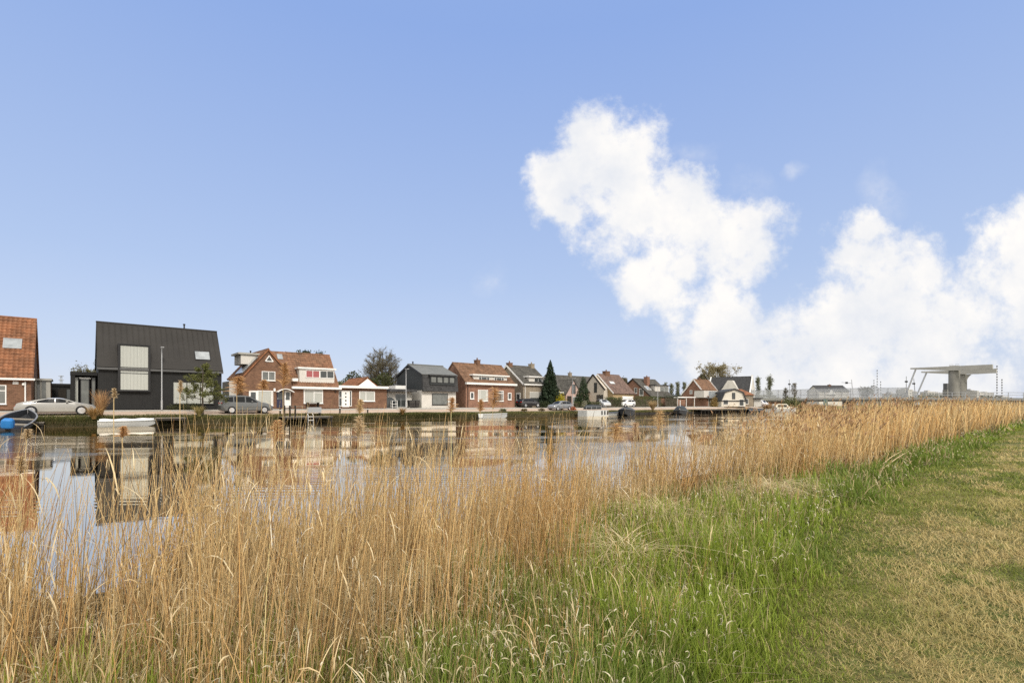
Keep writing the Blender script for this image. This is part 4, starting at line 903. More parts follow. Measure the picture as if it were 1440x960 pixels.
MB().box(-.7, .7, -.35, .35, .68, .73).build('tabletop', wood_dark, r)
for x in (-.6, .6): MB().box(x-.04, x+.04, -.3, .3, 0, .68).build('leg', wood_dark, r)

# ------------------------------------------------------------------ drawbridge and its ramp
UB = 147.0
def wb(u, v, z=0): return W(u, v, z)
r = thing('drawbridge', 'pale concrete drawbridge with two pillars and twin balance beams', 'drawbridge', W(150, 19, 0), RZ); rel = lambda u, v, z: (u-150, v-19, z)
for u, v, top, rad in ((147, 19.05, 9.4, 1.0), (154, 18.7, 8.75, .98)):
    x, y, _ = rel(u, v, 0); MB().lathe([(rad*1.0, -1), (rad, top-.2), (rad*.93, top)], 20, (x, y, 0)).build('pillar', concrete, r, smooth=True)
    MB().box(x-.75, x+.75, y-.75, y+.75, top+.003, top+1.05).build('bearing_block', concrete_pale, r)
    mb = MB()
    for dy in (-.5, .5): mb.tube([(x, y+dy-.3, top+1.05), (x, y+dy-.3, top+1.35), (x, y+dy+.3, top+1.35), (x, y+dy+.3, top+1.05)], .04, 5)
    mb.build('hand_rail', galv, r)
for u, va, vb in ((147, 26.6, 12.8), (154, 25.8, 12.8)):
    x, yb_, _ = rel(u, vb, 0); ya_ = rel(u, va, 0)[1]; zt = 10.3 if u < 150 else 9.75
    for dx in (-.98,):
        MB().loft([[(x+dx-.22, y, zt-hh_), (x+dx+.22, y, zt-hh_), (x+dx+.22, y, zt), (x+dx-.22, y, zt)] for y, hh_ in ((yb_, .95), (yb_+3, 1.05), (.8, .95), (-.2+1.2, .9), (ya_, .28))]).build('balance_beam', concrete_pale, r)
    MB().box(x-.757, x+.4, yb_+.02, yb_+2.2, zt-.93, zt-.05).build('counterweight', concrete_pale, r)
    MB().tube([(x-.98, ya_-1.0, zt-.2), (x-.98, ya_+1.2, 3.0)], .17, 8).build('lifting_rod', galv, r)
x, y, _ = rel(154, 18.7, 0); MB().prism([(y-.9, 7.2), (y-.9, 8.7), (y-1.7, 8.7), (y-1.35, 8.3), (y-1.05, 7.8)], x-.3, x+.3, 'x').build('bracket', concrete_pale, r)
x, y, _ = rel(152, 16.9, 0); MB().box(x-1.4, x+1.4, y-1.2, y+1.4, 1.0, 4.9).build('machine_house', concrete_pale, r)

r = thing('bridge_deck', 'long concrete bridge deck crossing the canal with pale edge beam', 'bridge', W(150, 19, 0), RZ)
def dz(v): return float(np.interp(v, [-60, -10, 10, 26, 40, 70], [1.6, 2.4, 3.0, 3.25, 3.4, 3.3]))
vv_ = [-60, -40, -20, -10, 0, 10, 20, 30, 40, 50, 60, 72]
MB().loft([[(-4.2, v-19, dz(v)-.75), (5.2, v-19, dz(v)-.75), (5.2, v-19, dz(v)), (-4.2, v-19, dz(v))] for v in vv_]).build('deck', concrete, r)
MB().loft([[(-4.45, v-19, dz(v)-.35), (-4.21, v-19, dz(v)-.35), (-4.21, v-19, dz(v)+.18), (-4.45, v-19, dz(v)+.18)] for v in vv_]).build('edge_beam', concrete_pale, r)
for v in (28, 40, 8, -4): MB().box(-3.4, 4.4, v-19-.5, v-19+.5, -1.2, dz(v)-.76).build('pier', concrete, r)
MB().loft([[(-4.0, v-19, .2), (4.6, v-19, .2), (4.6, v-19, dz(v)-.76), (-4.0, v-19, dz(v)-.76)] for v in (51.5, 58, 66, 74)]).build('abutment', brick_brown, r)
r = thing('bridge_railing', 'pale two-rail steel railing on the right part of the bridge', 'railing', W(150, 19, 0), RZ)
vs2 = [28-2.2*i for i in range(40)]
for v in vs2: MB().box(-4.4, -4.27, v-19-.06, v-19+.06, dz(v)+.18, dz(v)+1.35).build('post', galv, r)
for hgt in (1.3, .75): MB().tube([(-4.34, v-19, dz(v)+hgt) for v in vs2], .05, 5).build('rail', galv, r)
r = thing('bridge_screen', 'translucent pale screen fence along the left part of the bridge', 'screen', W(150, 19, 0), RZ)
vs3 = [27+1.9*i for i in range(24)]
scr = bpy.data.materials.new('frosted_screen'); scr.use_nodes = True; nt = scr.node_tree; nt.nodes.remove(nt.nodes['Principled BSDF']); a_ = nt.nodes.new('ShaderNodeBsdfTransparent'); d_ = nt.nodes.new('ShaderNodeBsdfDiffuse'); d_.inputs[0].default_value = (.62,.63,.63,1); m_ = nt.nodes.new('ShaderNodeMixShader'); m_.inputs[0].default_value = .42
lk(nt, a_.outputs[0], m_.inputs[1]); lk(nt, d_.outputs[0], m_.inputs[2]); lk(nt, m_.outputs[0], nt.nodes['Material Output'].inputs['Surface'])
for v in vs3: MB().box(-4.42, -4.26, v-19-.05, v-19+.05, dz(v)+.18, dz(v)+2.5).build('post', galv, r)
MB().tube([(-4.34, v-19, dz(v)+2.5) for v in vs3], .05, 5).tube([(-4.34, v-19, dz(v)+1.0) for v in vs3], .04, 5).build('rail', galv, r)
MB().loft([[(-4.35, v-19, dz(v)+.2), (-4.33, v-19, dz(v)+.2), (-4.33, v-19, dz(v)+2.42), (-4.35, v-19, dz(v)+2.42)] for v in vs3]).build('glass_panel', scr, r)

def sil(x, yd, y): return Vector(((x-720)/FPX*yd, yd, 0)), (lambda py: EYE+(HZ-py)*yd/FPX)
r = thing('bridge_tower', 'narrow dark grey control tower left of the drawbridge pillars', 'tower', sil(1330.5, 125, 0)[0], R(20)); zf = sil(1330, 125, 0)[1]
MB().box(-.5, .5, -.5, .5, 0, zf(548)).build('shaft', concrete, r); MB().box(-.42, .42, -.42, .42, zf(548), zf(539)).build('cabin', mat('tower_cabin', (.12,.12,.12), .5), r)
ringm = [black_frame, white_paint]
def striped(label, x, yd, y0, y1):
    p, zf = sil(x, yd, 0); r = thing('striped_mast', label, 'mast', p, 0, 'black and white banded masts'); z0, z1 = zf(y1), zf(y0); n = max(5, int((y1-y0)/1.9)); n += 1-n % 2
    mb = MB(); mb.tube([(0,0,0),(0,0,z0)], .06, 6, 1)
    for i in range(n): mb.tube([(0,0,lerp(z0, z1, i/n)), (0,0,lerp(z0, z1, (i+1)/n)-.002)], .12 if i % 2 == 0 else .06, 6, i % 2)
    mb.build('pole', ringm, r)
striped('tallest banded mast, beside the right tip of the drawbridge beams', 1402, 128, 514, 557); striped('shorter banded mast right of the drawbridge', 1409, 135, 533, 557)
striped('tallest of the three banded masts left of the drawbridge', 1233.5, 190, 520, 557); striped('left one of the three banded masts left of the drawbridge', 1229, 195, 534, 557); striped('right and shortest of the three banded masts left of the drawbridge', 1238.5, 195, 536, 557)
def mast(label, x, yd, y0, lean=0, kind='lamp'):
    p, zf = sil(x, yd, 0); r = thing('traffic_mast' if kind == 'signal' else 'lamp_mast', label, 'mast', p, 0); z1 = zf(y0)
    MB().tube([(lean*1.0,0,0),(0,0,z1)], [.14,.07], 6).build('pole', grey_paint, r)
    if kind == 'signal':
        MB().tube([(.1,0,z1-1.2),(-3.2,0,z1-.9)], .08, 5).build('arm', grey_paint, r); MB().box(-1.9,-1.3,-.2,.2,z1-1.35,z1-.75).build('signal_head', black_frame, r)
    else: MB().box(-.3,.3,-.15,.15,z1-1.6,z1-1.2).build('signal_box', black_frame, r)
mast('leaning signal mast with side arm beyond the bridge screen', 1197.5, 160, 533.5, .9, 'signal'); mast('slim mast with box left of the lifting rods', 1274.5, 132, 529); mast('slim leaning mast behind the lifting rods', 1285, 135, 532, .8)
mast('bare pole with top spike by the bridge bushes', 1110, 150, 533.5)
r = thing('information_sign', 'blue-green sign board standing below the bridge screen', 'sign', sil(1161, 120, 0)[0], 0); zf = sil(1161, 120, 0)[1]
MB().tube([(0,.08,0),(0,.08,zf(568))], .06, 6).build('post', galv, r); MB().box(-.5,.5,-.04,.04,zf(571),zf(561)).build('board', mat('teal_sign', (.10,.15,.14), .5), r)
p, zf = sil(86, 300, 0); r = thing('lattice_mast', 'thin distant lattice mast above the garage roof', 'mast', p, 0); mb = MB()
for dx, dy in ((-1,-1),(1,-1),(1,1),(-1,1)): mb.tube([(dx*.7,dy*.7,0),(dx*.25,dy*.25,zf(528))], .14, 4)
for i in range(8): z = lerp(2, zf(529), i/7); mb.box(-.9,.9,-.9,.9,z,z+.25)
mb.build('lattice', grey_paint, r)

# skyline
tower = mat('tower_block', (.52,.50,.47), .9, .12, .05); tower2 = mat('tower_block_grey', (.44,.43,.42), .9, .12, .05); twin = mat('tower_window', (.30,.31,.32), .6, .1)
for i, (x0, x1, yt, lab) in enumerate(((1246,1256,553,'small pale block on the skyline left of the slim mast'), (1266,1277,547.5,'tallest grey block on the skyline behind the slim mast'), (1278.5,1284,550,'narrow grey block between the two lifting rods'), (1299,1309,550.5,'pale grey block right of the lifting rods'), (1310,1321,552.5,'low wide pale block left of the control tower'), (1333,1338,548.5,'grey block half hidden by the drawbridge pillar'), (1360,1364,548.5,'slim pale block directly right of the drawbridge pillars'), (1369,1377,551,'pale block with stepped roof right of the pillars'), (1377.5,1391,552,'long pale apartment block right of the drawbridge'), (1141,1150,553.5,'low pale block left of the far dark roofed house'), (1401,1414,557,'low pale hall at the right end of the skyline'))):
    yd = 560+17*i; p, zf = sil((x0+x1)/2, yd, 0); w = (x1-x0)*yd/FPX; r = thing('tower_block', lab, 'apartment block', p, R(8-3*(i % 5)), 'pale blocks on the skyline'); zt = zf(yt)
    MB().box(-w/2, w/2, -6, 6, 0, zt).box(-w*.2, w*.1, -3, 3, zt, zt+1.6).build('wall', tower if i % 2 else tower2, r)
    mb = MB(); nf = max(2, int(zt/3)); ncol = max(2, int(w/3.5))
    for a in range(nf):
        for b in range(ncol): x = -w/2+w*(b+.25)/ncol; mb.box(x, x+w*.5/ncol, -6.12, -6.01, zt*(a+.35)/nf, zt*(a+.75)/nf)
    mb.build('window_rows', twin, r)
# ------------------------------------------------------------------ trees and shrubs
def cvar(n, a, b, jit=.12):
    t = RNG.random((n, 1)); return (np.array(a)*(1-t)+np.array(b)*t)*(1+RNG.normal(size=(n, 1))*jit)
def tree(name, label, loc, H, Rr, cb=.25, n1=14, n2=7, n3=6, leaves=3000, lsize=.2, lc=((.10,.12,.04),(.18,.17,.07)), tr=.18, up=.7, cat='tree', group=None, shape=None, twig=(.13,.10,.07), droop=0.0, aspect=.55, fan=None):
    rng = RNG; r = thing(name, label, cat, loc, rng.random()*6, group); mb = MB()
    tp = [Vector((math.sin(i*1.7)*.04*H*.2*(i/6), math.cos(i*2.3)*.03*H*.2*(i/6), H*.93*i/6)) for i in range(7)]
    mb.tube(tp, [tr*(1-.9*i/6)+.012 for i in range(7)], 8)
    shape = shape or (lambda t: math.sin(math.pi*min(1, .25+t*.75))**.7)
    Ps = []; Rs = []; Cs = []; tips = []
    for i in range(n1):
        t = (i+.5)/n1; h = H*lerp(cb, .9, t); k = min(5, int(h/(H*.93)*6)); f = h/(H*.93)*6-k; p0 = tp[k].lerp(tp[k+1], f)
        az = i*2.399+rng.normal()*.3; L = Rr*shape(t)*(.8+.4*rng.random()); el = (up*(.75+.5*rng.random()) if not fan else lerp(fan[0], fan[1], t)+rng.normal()*.12)
        d = Vector((math.cos(az)*math.cos(el), math.sin(az)*math.cos(el), math.sin(el)))
        pts = [p0+d*(L*j/3)+Vector((0,0,(-droop if droop else .12)*L*(j/3)**2))+Vector(rng.normal(size=3)*.04*L*(j > 0)) for j in range(4)]
        if fan:
            h = H*lerp(.2, .62, t); k = min(5, int(h/(H*.93)*6)); f = h/(H*.93)*6-k; p0 = tp[k].lerp(tp[k+1], f); sz = lerp(-.45, .98, t); sr = math.sqrt(1-sz*sz)
            e_ = Vector((math.cos(az)*sr*Rr, math.sin(az)*sr*Rr, H*.60+sz*H*.40))*(.9+.1*rng.random()); d = (e_-p0); L = d.length; d.normalize()
            pts = [p0+d*(L*j/3)+Vector((0,0,.06*L*math.sin(math.pi*j/3)))+Vector(rng.normal(size=3)*.03*L*(0 < j < 3)) for j in range(4)]; L = min(L, Rr)
        r0 = tr*.45*(1-t*.7); mb.tube(pts, [r0, r0*.7, r0*.4, r0*.15], 5)
        for j in range(n2):
            s = .25+.75*(j+rng.random())/n2; a = min(2, int(s*3)); q0 = pts[a].lerp(pts[a+1], s*3-a)
            d2 = (d+Vector(rng.normal(size=3)*.6)+Vector((0,0,.15-droop))).normalized(); L2 = L*.42*(1.1-.5*s)
            q = np.array([q0+d2*(L2*m/3)+Vector(rng.normal(size=3)*.05*L2*(m > 0)) for m in range(4)]); Ps.append(q); Rs.append(np.linspace(r0*.3, r0*.08, 4)+.004); 
            for m in range(n3):
                w = .2+.8*rng.random(); e = q[0]+(q[3]-q[0])*w; d3 = unit(np.array(d2)+rng.normal(size=3)*.8); L3 = L2*.5*(.5+rng.random())
                Ps.append(np.stack([e, e+d3*L3*.33, e+d3*L3*.66, e+d3*L3])); Rs.append(np.linspace(.012, .004, 4)*max(1, H/7)); tips.append(Ps[-1][1:].copy())
    mb.build('trunk', bark, r, smooth=True)
    vg = Veg(); Ps = np.array(Ps); Rs = np.array(Rs); vg.tubes(Ps, Rs, np.broadcast_to(np.array(twig), (*Ps.shape[:2], 3)))
    if leaves:
        T = np.concatenate(tips); pick = T[rng.integers(0, len(T), leaves)]+rng.normal(size=(leaves, 3))*lsize*.7
        vg.cards(pick, lsize*(.6+.8*rng.random(leaves)), cvar(leaves, *lc), aspect)
    vg.build('crown', leaf, r); return r
def conifer(name, label, loc, H, Rr, n=6000, size=.34, c=((.018,.035,.018),(.04,.06,.03)), pw=.85, cat='conifer', group=None, base=.04, jag=.35):
    r = thing(name, label, cat, loc, 0, group); MB().tube([(0,0,0),(0,0,H*.96)], [Rr*.07+.05, .02], 7).build('trunk', bark, r)
    rng = RNG; t = base+(1-base)*(1-np.sqrt(rng.random(n))); az = rng.random(n)*2*np.pi; prof = Rr*(1-t)**pw
    jagn = 1-jag*(.5+.5*np.sin(t*H*5.5+np.sin(az*3)*1.2))*rng.random(n); rad = prof*(rng.random(n)**.35)*jagn*(1+.15*np.sin(az*5+t*20))
    P = np.stack([rad*np.cos(az), rad*np.sin(az), t*H-.12*rad], 1); out = np.stack([np.cos(az), np.sin(az), -.3*np.ones(n)], 1)*1.6
    vg = Veg(); vg.cards(P, size*(.6+.7*rng.random(n)), cvar(n, *c), .4, down=out); vg.build('crown', needle, r); return r
def shrub(name, label, loc, sx, sy, sz, n=1800, size=.14, c=((.05,.08,.025),(.10,.13,.04)), cat='shrub', group=None, clumps=26, kind=None, z0=0.0):
    r = thing(name, label, cat, loc, RZ, group); rng = RNG; mb = MB()
    for i in range(5): a = i*1.3; mb.tube([(0,0,0), (sx*.3*math.cos(a), sy*.3*math.sin(a), sz*.7)], [.03, .012], 5)
    mb.build('stems', bark, r)
    C = unit(rng.normal(size=(clumps, 3))); C[:, 2] = np.abs(C[:, 2]); C *= (rng.random((clumps, 1))**.4)*.8*np.array([sx, sy, sz])
    k = rng.integers(0, clumps, n); P = C[k]+rng.normal(size=(n, 3))*.17*np.array([sx, sy, sz*.8]); P[:, 2] = np.abs(P[:, 2])*1.0+z0+.03
    cl = .8+.4*rng.random((clumps, 1)); vg = Veg(); vg.cards(P, size*(.6+.8*rng.random(n)), cvar(n, *c)*cl[k], .6); vg.build('foliage', leaf, r); return r
def hedge(label, u0, u1, v, w, hgt, n, c, z=1.33, size=.15, cat='hedge'):
    r = thing('hedge', label, cat, W(u0, v, z), RZ, 'hedges before the far houses'); rng = RNG; L = u1-u0
    MB().box(.1, L-.1, -.06, .06, 0, hgt*.75).build('branches', bark, r)
    P = np.stack([rng.random(n)*L, (rng.random(n)-.5)*w, rng.random(n)**.8*hgt], 1); P[:, 2] *= .85+.3*vnoise(P[:, 0]*1.3, P[:, 1]*0+u0)
    vg = Veg(); vg.cards(P, size*(.6+.8*rng.random(n)), cvar(n, *c)*(.75+.5*vnoise(P[:, 0]*2, P[:, 2]*2))[:, None], .6); vg.build('foliage', leaf, r)
def tuft(name, label, loc, hgt, spread, n=220, c=((.42,.24,.10),(.55,.38,.18)), wid=.03, cat='grass tuft', group='ornamental grass tufts on the bank'):
    r = thing(name, label, cat, loc, 0, group); rng = RNG; az = rng.random(n)*2*np.pi; sp = rng.random(n)**.6*spread; hh_ = hgt*(.5+.5*rng.random(n))
    t = np.linspace(0, 1, 5)[None, :]; x = .15*spread*np.cos(az)[:, None]+np.cos(az)[:, None]*sp[:, None]*t**2; y = .15*spread*np.sin(az)[:, None]+np.sin(az)[:, None]*sp[:, None]*t**2; z = hh_[:, None]*(t*1.15-.15*t**3)
    P = np.stack([x, y, z], -1); cc = cvar(n, *c)[:, None, :]*np.linspace(.75, 1.1, 5)[None, :, None]; vg = Veg()
    side = unit(np.stack([-np.sin(az)+rng.normal(size=n)*.5, np.cos(az)+rng.normal(size=n)*.5, 0*az], 1)); vg.ribbons(P, side, wid*np.array([1, 1, .9, .6, .15])[None]*np.ones((n, 1)), cc)
    return tag(vg.build('blades', straw, r), None)
def gp(x, v, z): return W(U(x, v), v, z)

tree('bank_tree', 'sparse young green tree on the bank before the charcoal house', gp(285, 53.3, .86), 5.0, 1.9, cb=.22, n1=20, n2=6, n3=5, leaves=9000, lsize=.11, lc=((.10,.115,.03),(.19,.19,.065)), tr=.09, up=.12, shape=lambda t: 1.05-.85*t, twig=(.10,.08,.05))
tree('bare_tree', 'large round just-budding tree behind the bungalow', Vector((kx(538)*92, 92, 1.2)), 10.7, 3.6, cb=.24, n1=46, n2=11, n3=16, leaves=15000, lsize=.085, lc=((.27,.24,.13),(.40,.36,.20)), fan=(.25, 1.25), shape=lambda t: .92-.34*t, tr=.26, up=.8, twig=(.17,.145,.105))
hedge('tall dark hedge behind the bungalow under the large tree', 28.0, 35.5, 68.5, 1.6, 4.6, 5200, ((.05,.06,.02),(.09,.10,.035)), 1.3, .25)
tree('garden_tree', 'olive tree top behind the black annexe', Vector((kx(128)*68, 68, 1.2)), 5.4, 2.3, cb=.35, n1=14, n2=6, n3=5, leaves=2400, lsize=.16, lc=((.14,.13,.06),(.20,.18,.09)), tr=.1)
tree('thin_tree', 'thin bare tree beside the left edge of the charcoal house', Vector((kx(135.5)*64, 64, 1.2)), 7.2, .6, cb=.5, n1=10, n2=4, n3=3, leaves=160, lsize=.1, tr=.05, up=1.1)
for x, yd, ht, lab in ((475, 115, 6.0, 'distant pale green tree left of the bungalow roof'), (492, 120, 6.2, 'distant olive tree above the bungalow roof')):
    tree('far_tree', lab, Vector((kx(x)*yd, yd, 1.2)), ht, 2.6, cb=.2, n1=14, n2=6, n3=5, leaves=2200, lsize=.3, lc=((.12,.13,.06),(.2,.19,.1)), tr=.12, group='distant trees between the houses')
tree('pine_tree', 'flat-topped dark pine crown behind the cross-gabled brick house', Vector((kx(431)*76, 76, 1.2)), 9.4, 2.4, cb=.72, n1=12, n2=6, n3=5, leaves=1800, lsize=.22, lc=((.03,.045,.025),(.06,.075,.04)), tr=.14, up=.1)
conifer('conifer', 'tall dark conifer between the tan house and the yellow shrub', gp(774, 59.5, 1.33), 8.1, 2.15, 8500)
conifer('cypress', 'slim dark green cypress beside the cream gable', gp(820.5, 59.3, 1.33), 5.7, 1.25, 4200, .26, ((.022,.045,.018),(.05,.075,.03)), pw=.5, jag=.15)
conifer('cypress', 'smaller dark cypress bush left of the slim cypress', gp(814, 59.0, 1.33), 3.2, 1.0, 1800, .24, ((.025,.045,.018),(.05,.07,.03)), pw=.5, jag=.15)
shrub('yellow_shrub', 'bright yellow-green rounded shrub before the dark roofed house', gp(789, 57.9, 1.25), 1.35, 1.0, 2.7, 3000, .17, ((.36,.32,.02),(.55,.46,.05)))
shrub('dark_shrub', 'dark green shrub at the foot of the tall conifer', gp(767, 58.8, 1.3), 2.2, .9, 1.1, 1600, .17, ((.035,.05,.02),(.07,.085,.035)))
shrub('orange_shrub', 'low orange-red shrub on the bank behind the grey hatchback', gp(806, 52.9, .86), .75, .5, .65, 900, .11, ((.40,.12,.05),(.52,.20,.09)))
shrub('clipped_shrub', 'low brown clipped shrub on the grass left of the grey hatchback', gp(762, 53.15, .86), .7, .5, .4, 700, .1, ((.11,.08,.03),(.16,.12,.05)))
shrub('clipped_shrub', 'low olive clipped shrub before the black car', gp(737, 53.1, .86), .6, .5, .4, 700, .1, ((.13,.09,.035),(.17,.13,.05)))
shrub('round_shrub', 'low green shrub behind the white punt', gp(707, 53.1, .86), .6, .5, .45, 700, .1, ((.07,.09,.03),(.12,.13,.05)))
shrub('front_garden_shrub', 'olive shrub under the net curtained window of the charcoal house', gp(262, 58.0, 1.25), 2.0, .4, .8, 1400, .1, ((.06,.07,.025),(.11,.11,.045)))
shrub('autumn_tree', 'orange-yellow small tree before the gambrel house', gp(1031, 56.5, 1.1), 1.6, 1.2, 2.4, 1600, .25, ((.30,.17,.03),(.42,.28,.05)))
shrub('dark_palm_shrub', 'dark green shrub right of the orange-yellow tree', gp(1038, 57.5, 1.1), 1.5, 1.2, 3.2, 1500, .3, ((.03,.05,.02),(.06,.09,.03)))
shrub('ochre_shrub', 'ochre brown shrub before the orange brick gable house', gp(1005, 58.5, 1.2), 1.8, 1.0, 3.0, 1500, .25, ((.22,.15,.05),(.30,.21,.08)))
hedge('dark garden hedge left of the garage', U(852, 59.3), U(874, 59.3), 59.3, 1.0, 1.9, 2600, ((.045,.065,.025),(.08,.10,.04)))
hedge('long olive hedge before the charcoal roofed house', U(893, 59.3), U(931, 59.3), 59.5, 1.0, 2.1, 3600, ((.06,.085,.025),(.11,.13,.045)))
hedge('low green hedge right of the street lamp and cypress', U(808, 58.6), U(843, 58.6), 58.6, .8, 1.0, 2200, ((.06,.08,.025),(.12,.13,.05)))
hedge('dark shrub hedge below the white pergola', U(935, 60.5), U(952, 60.5), 60.5, 1.0, 2.6, 1500, ((.03,.04,.02),(.06,.075,.035)))
shrub('flowering_shrub', 'pale flowering shrub before the cypress', gp(822, 57.9, 1.25), .8, .6, 1.5, 900, .13, ((.45,.42,.36),(.20,.22,.10)))
shrub('dark_tree', 'dark evergreen mass between the charcoal roof and brick gable', Vector((kx(951)*125, 125, 1.2)), 2.6, 2.0, 4.4, 1600, .4, ((.025,.035,.018),(.05,.06,.03)))
for i, (x, yd, y0, w) in enumerate(((936, 230, 538, 5), (944, 235, 539, 5.5), (953, 228, 537, 6), (963, 232, 537, 6), (1066, 210, 530, 8), (1082, 205, 530, 11.5))):
    ht = (HZ-y0)*yd/FPX+EYE-1.2; rr = w/2*yd/FPX
    tree('poplar', ['slimmest of the four distant poplars left of the brick gable', 'second distant poplar left of the brick gable, over the pale dormer', 'third distant poplar from the street lamp', 'distant poplar nearest to the brick gable', 'narrow poplar right of the tall white house', 'broad poplar standing above the bridge screen'][i], Vector((kx(x)*yd, yd, 1.2)), ht, rr*1.25, cb=.1, n1=22, n2=5, n3=5, leaves=1500, lsize=.45, lc=((.16,.17,.10),(.24,.24,.15)), tr=.2, up=1.25, group='poplars behind the houses', shape=lambda t: .8+.4*math.sin(math.pi*t), cat='poplar')
for x, yd, y0, w, lab, c in ((1009, 170, 515, 56, 'broad brown-green budding tree behind the tall white house', ((.24,.20,.10),(.36,.30,.16))), (988, 172, 523, 15, 'smaller bare tree top left of the broad budding tree', ((.2,.18,.11),(.28,.26,.17))), (877, 130, 530, 12, 'brown tree top behind the mauve roof', ((.14,.12,.08),(.18,.16,.1))), (1219, 330, 546, 24, 'grey rounded far trees left of the banded masts', ((.2,.2,.17),(.26,.25,.21)))):
    ht = (HZ-y0)*yd/FPX+EYE-1.2; tree('broad_tree', lab, Vector((kx(x)*yd, yd, 1.2)), ht, w/2*yd/FPX, cb=.3, n1=22, n2=7, n3=6, leaves=5500, lsize=.42, lc=c, tr=.3, up=.7)
for x, yd, y0, w, lab in ((1105, 128, 543, 7, 'thin bare tree left of the bare pole by the bridge'), (1117, 126, 536, 10, 'thin leaning bare tree right of the bare pole by the bridge')):
    ht = (HZ-y0)*yd/FPX+EYE-.5; tree('bare_sapling', lab, Vector((kx(x)*yd, yd, .5)), ht, w/2*yd/FPX*1.3, cb=.4, n1=12, n2=5, n3=5, leaves=700, lsize=.2, lc=((.12,.10,.06),(.2,.17,.1)), tr=.1, up=.9)
shrub('willow_bush', 'olive willow bush under the bridge screen', Vector((kx(1113)*124, 124, .3)), 3.4, 2.5, 3.6, 3600, .3, ((.11,.12,.045),(.17,.17,.07)))
tuft('ornamental_grass', 'tall rusty ornamental grass beside the silver coupe', gp(142, 53.0, .8), 2.3, .8, 260, ((.36,.18,.08),(.50,.33,.16)))
tuft('ornamental_grass', 'low orange grass tuft before the silver coupe bonnet', gp(132, 52.4, .6), 1.1, .8, 260, ((.38,.2,.06),(.45,.3,.12)))
tuft('ornamental_grass', 'tan pampas tuft on the bank before the long hedge', gp(918, 52.6, .7), 2.0, 1.2, 300, ((.42,.28,.13),(.55,.42,.24)), .06)
tuft('ornamental_grass', 'rust coloured tuft at the waterline before the slate house', gp(566, 52.3, .6), .9, .7, 200, ((.30,.15,.05),(.4,.26,.1)))
tuft('ornamental_grass', 'brown reed tuft at the water below the white van', gp(1079, 49.5, 0), 2.2, 1.4, 300, ((.30,.17,.08),(.42,.27,.14)), .07)
tuft('ornamental_grass', 'broad brown reed tuft right of the cabin cruiser', gp(1122, 47, 0), 2.6, 2.6, 420, ((.30,.17,.08),(.40,.25,.12)), .08)
tuft('ornamental_grass', 'dry tuft by the white dinghy bow', gp(280, 52.6, .7), 1.0, .7, 200, ((.30,.24,.08),(.42,.34,.14)))

def bend(b0, L, az, lean, curl, S):
    t = np.linspace(0, 1, S)[None]; h = L[:, None]*(lean[:, None]*t+curl[:, None]*t**2); z = L[:, None]*(t-np.minimum(.45, .5*(lean+curl)**2)[:, None]*t**2)
    return b0[:, None]+np.stack([np.cos(az)[:, None]*h, np.sin(az)[:, None]*h, z], -1)
def sides(az): return np.stack([-np.sin(az), np.cos(az), 0*az], 1)


# far bank grass, in one mass
rng = RNG; n = 90000; u = np.where(rng.random(n) < .5, rng.uniform(-14, 40, n), rng.uniform(20, 150, n)); v = 52.03+rng.random(n)**1.0*1.33
L = rng.uniform(.07, .24, n)*(.6+.9*vnoise(u*.35, v*.5))*(1+.5*((u < 9) & (u > -8)))*np.clip(1.3-(v-52.1)*.6, .4, 1.2); az = rng.random(n)*6.283; t = np.linspace(0, 1, 3)[None]
b0 = np.stack([u*CS-v*SN, u*SN+v*CS, bank(v)-.02], 1)
P = b0[:, None]+np.stack([np.cos(az)[:, None]*L[:, None]*.6*t**2, np.sin(az)[:, None]*L[:, None]*.6*t**2, L[:, None]*t], -1)
g = vnoise(u*.22, v*.8+5)[:, None]; dry = (rng.random((n, 1)) < .25+.35*(g > .6)); col = np.where(dry, cvar(n, (.28,.22,.09), (.38,.30,.14)), cvar(n, (.075,.098,.028), (.145,.16,.045)))
col = np.where((v < 52.45)[:, None], col*np.array([.55,.52,.5]), col)   # darker blades near the waterline
vg = Veg(); vg.ribbons(P, np.stack([-np.sin(az), np.cos(az), 0*az], 1), np.array([.016, .014, .004])[None]*(1+u[:, None]/60*(u[:, None] > 0)), np.repeat(col[:, None], 3, 1))
tag(vg.build('bank_grass', blade), 'green and dry grass fringe along the far bank', 'grass', kind='stuff')
n = 5000; u = rng.uniform(130, 145, n); v = 52.6-rng.random(n)**.7*np.interp(u, [130, 134, 138, 146], [1.5, 5, 9, 12]); hgt = rng.uniform(1.0, 2.2, n); b0 = np.stack([u*CS-v*SN, u*SN+v*CS, 0*u-.1], 1)
P = bend(b0, hgt, rng.random(n)*6.283, rng.uniform(0, .2, n), rng.uniform(0, .2, n), 3); vg = Veg(); vg.ribbons(P, sides(rng.random(n)*6.283), np.array([.07, .06, .03])[None]*np.ones((n, 1)), np.repeat(cvar(n, (.34,.22,.11), (.48,.34,.18))[:, None], 3, 1))
tag(vg.build('far_reeds', straw), 'brown reeds on the far side below the bridge', 'reeds', kind='stuff')
# far tree line behind the bridge
n = 9000; x = rng.uniform(1040, 1560, n); yd = rng.uniform(330, 420, n); zz = rng.random(n)**.7*(4+4.5*vnoise(x*.06, x*0+2)); P = np.stack([(x-720)/FPX*yd, yd, 1.2+zz], 1)
vg = Veg(); vg.cards(P, rng.uniform(.9, 2.0, n), cvar(n, (.20,.20,.16), (.27,.26,.21)), .7); tag(vg.build('distant_trees', leaf), 'far grey-green tree line behind the bridge', 'trees', kind='stuff')

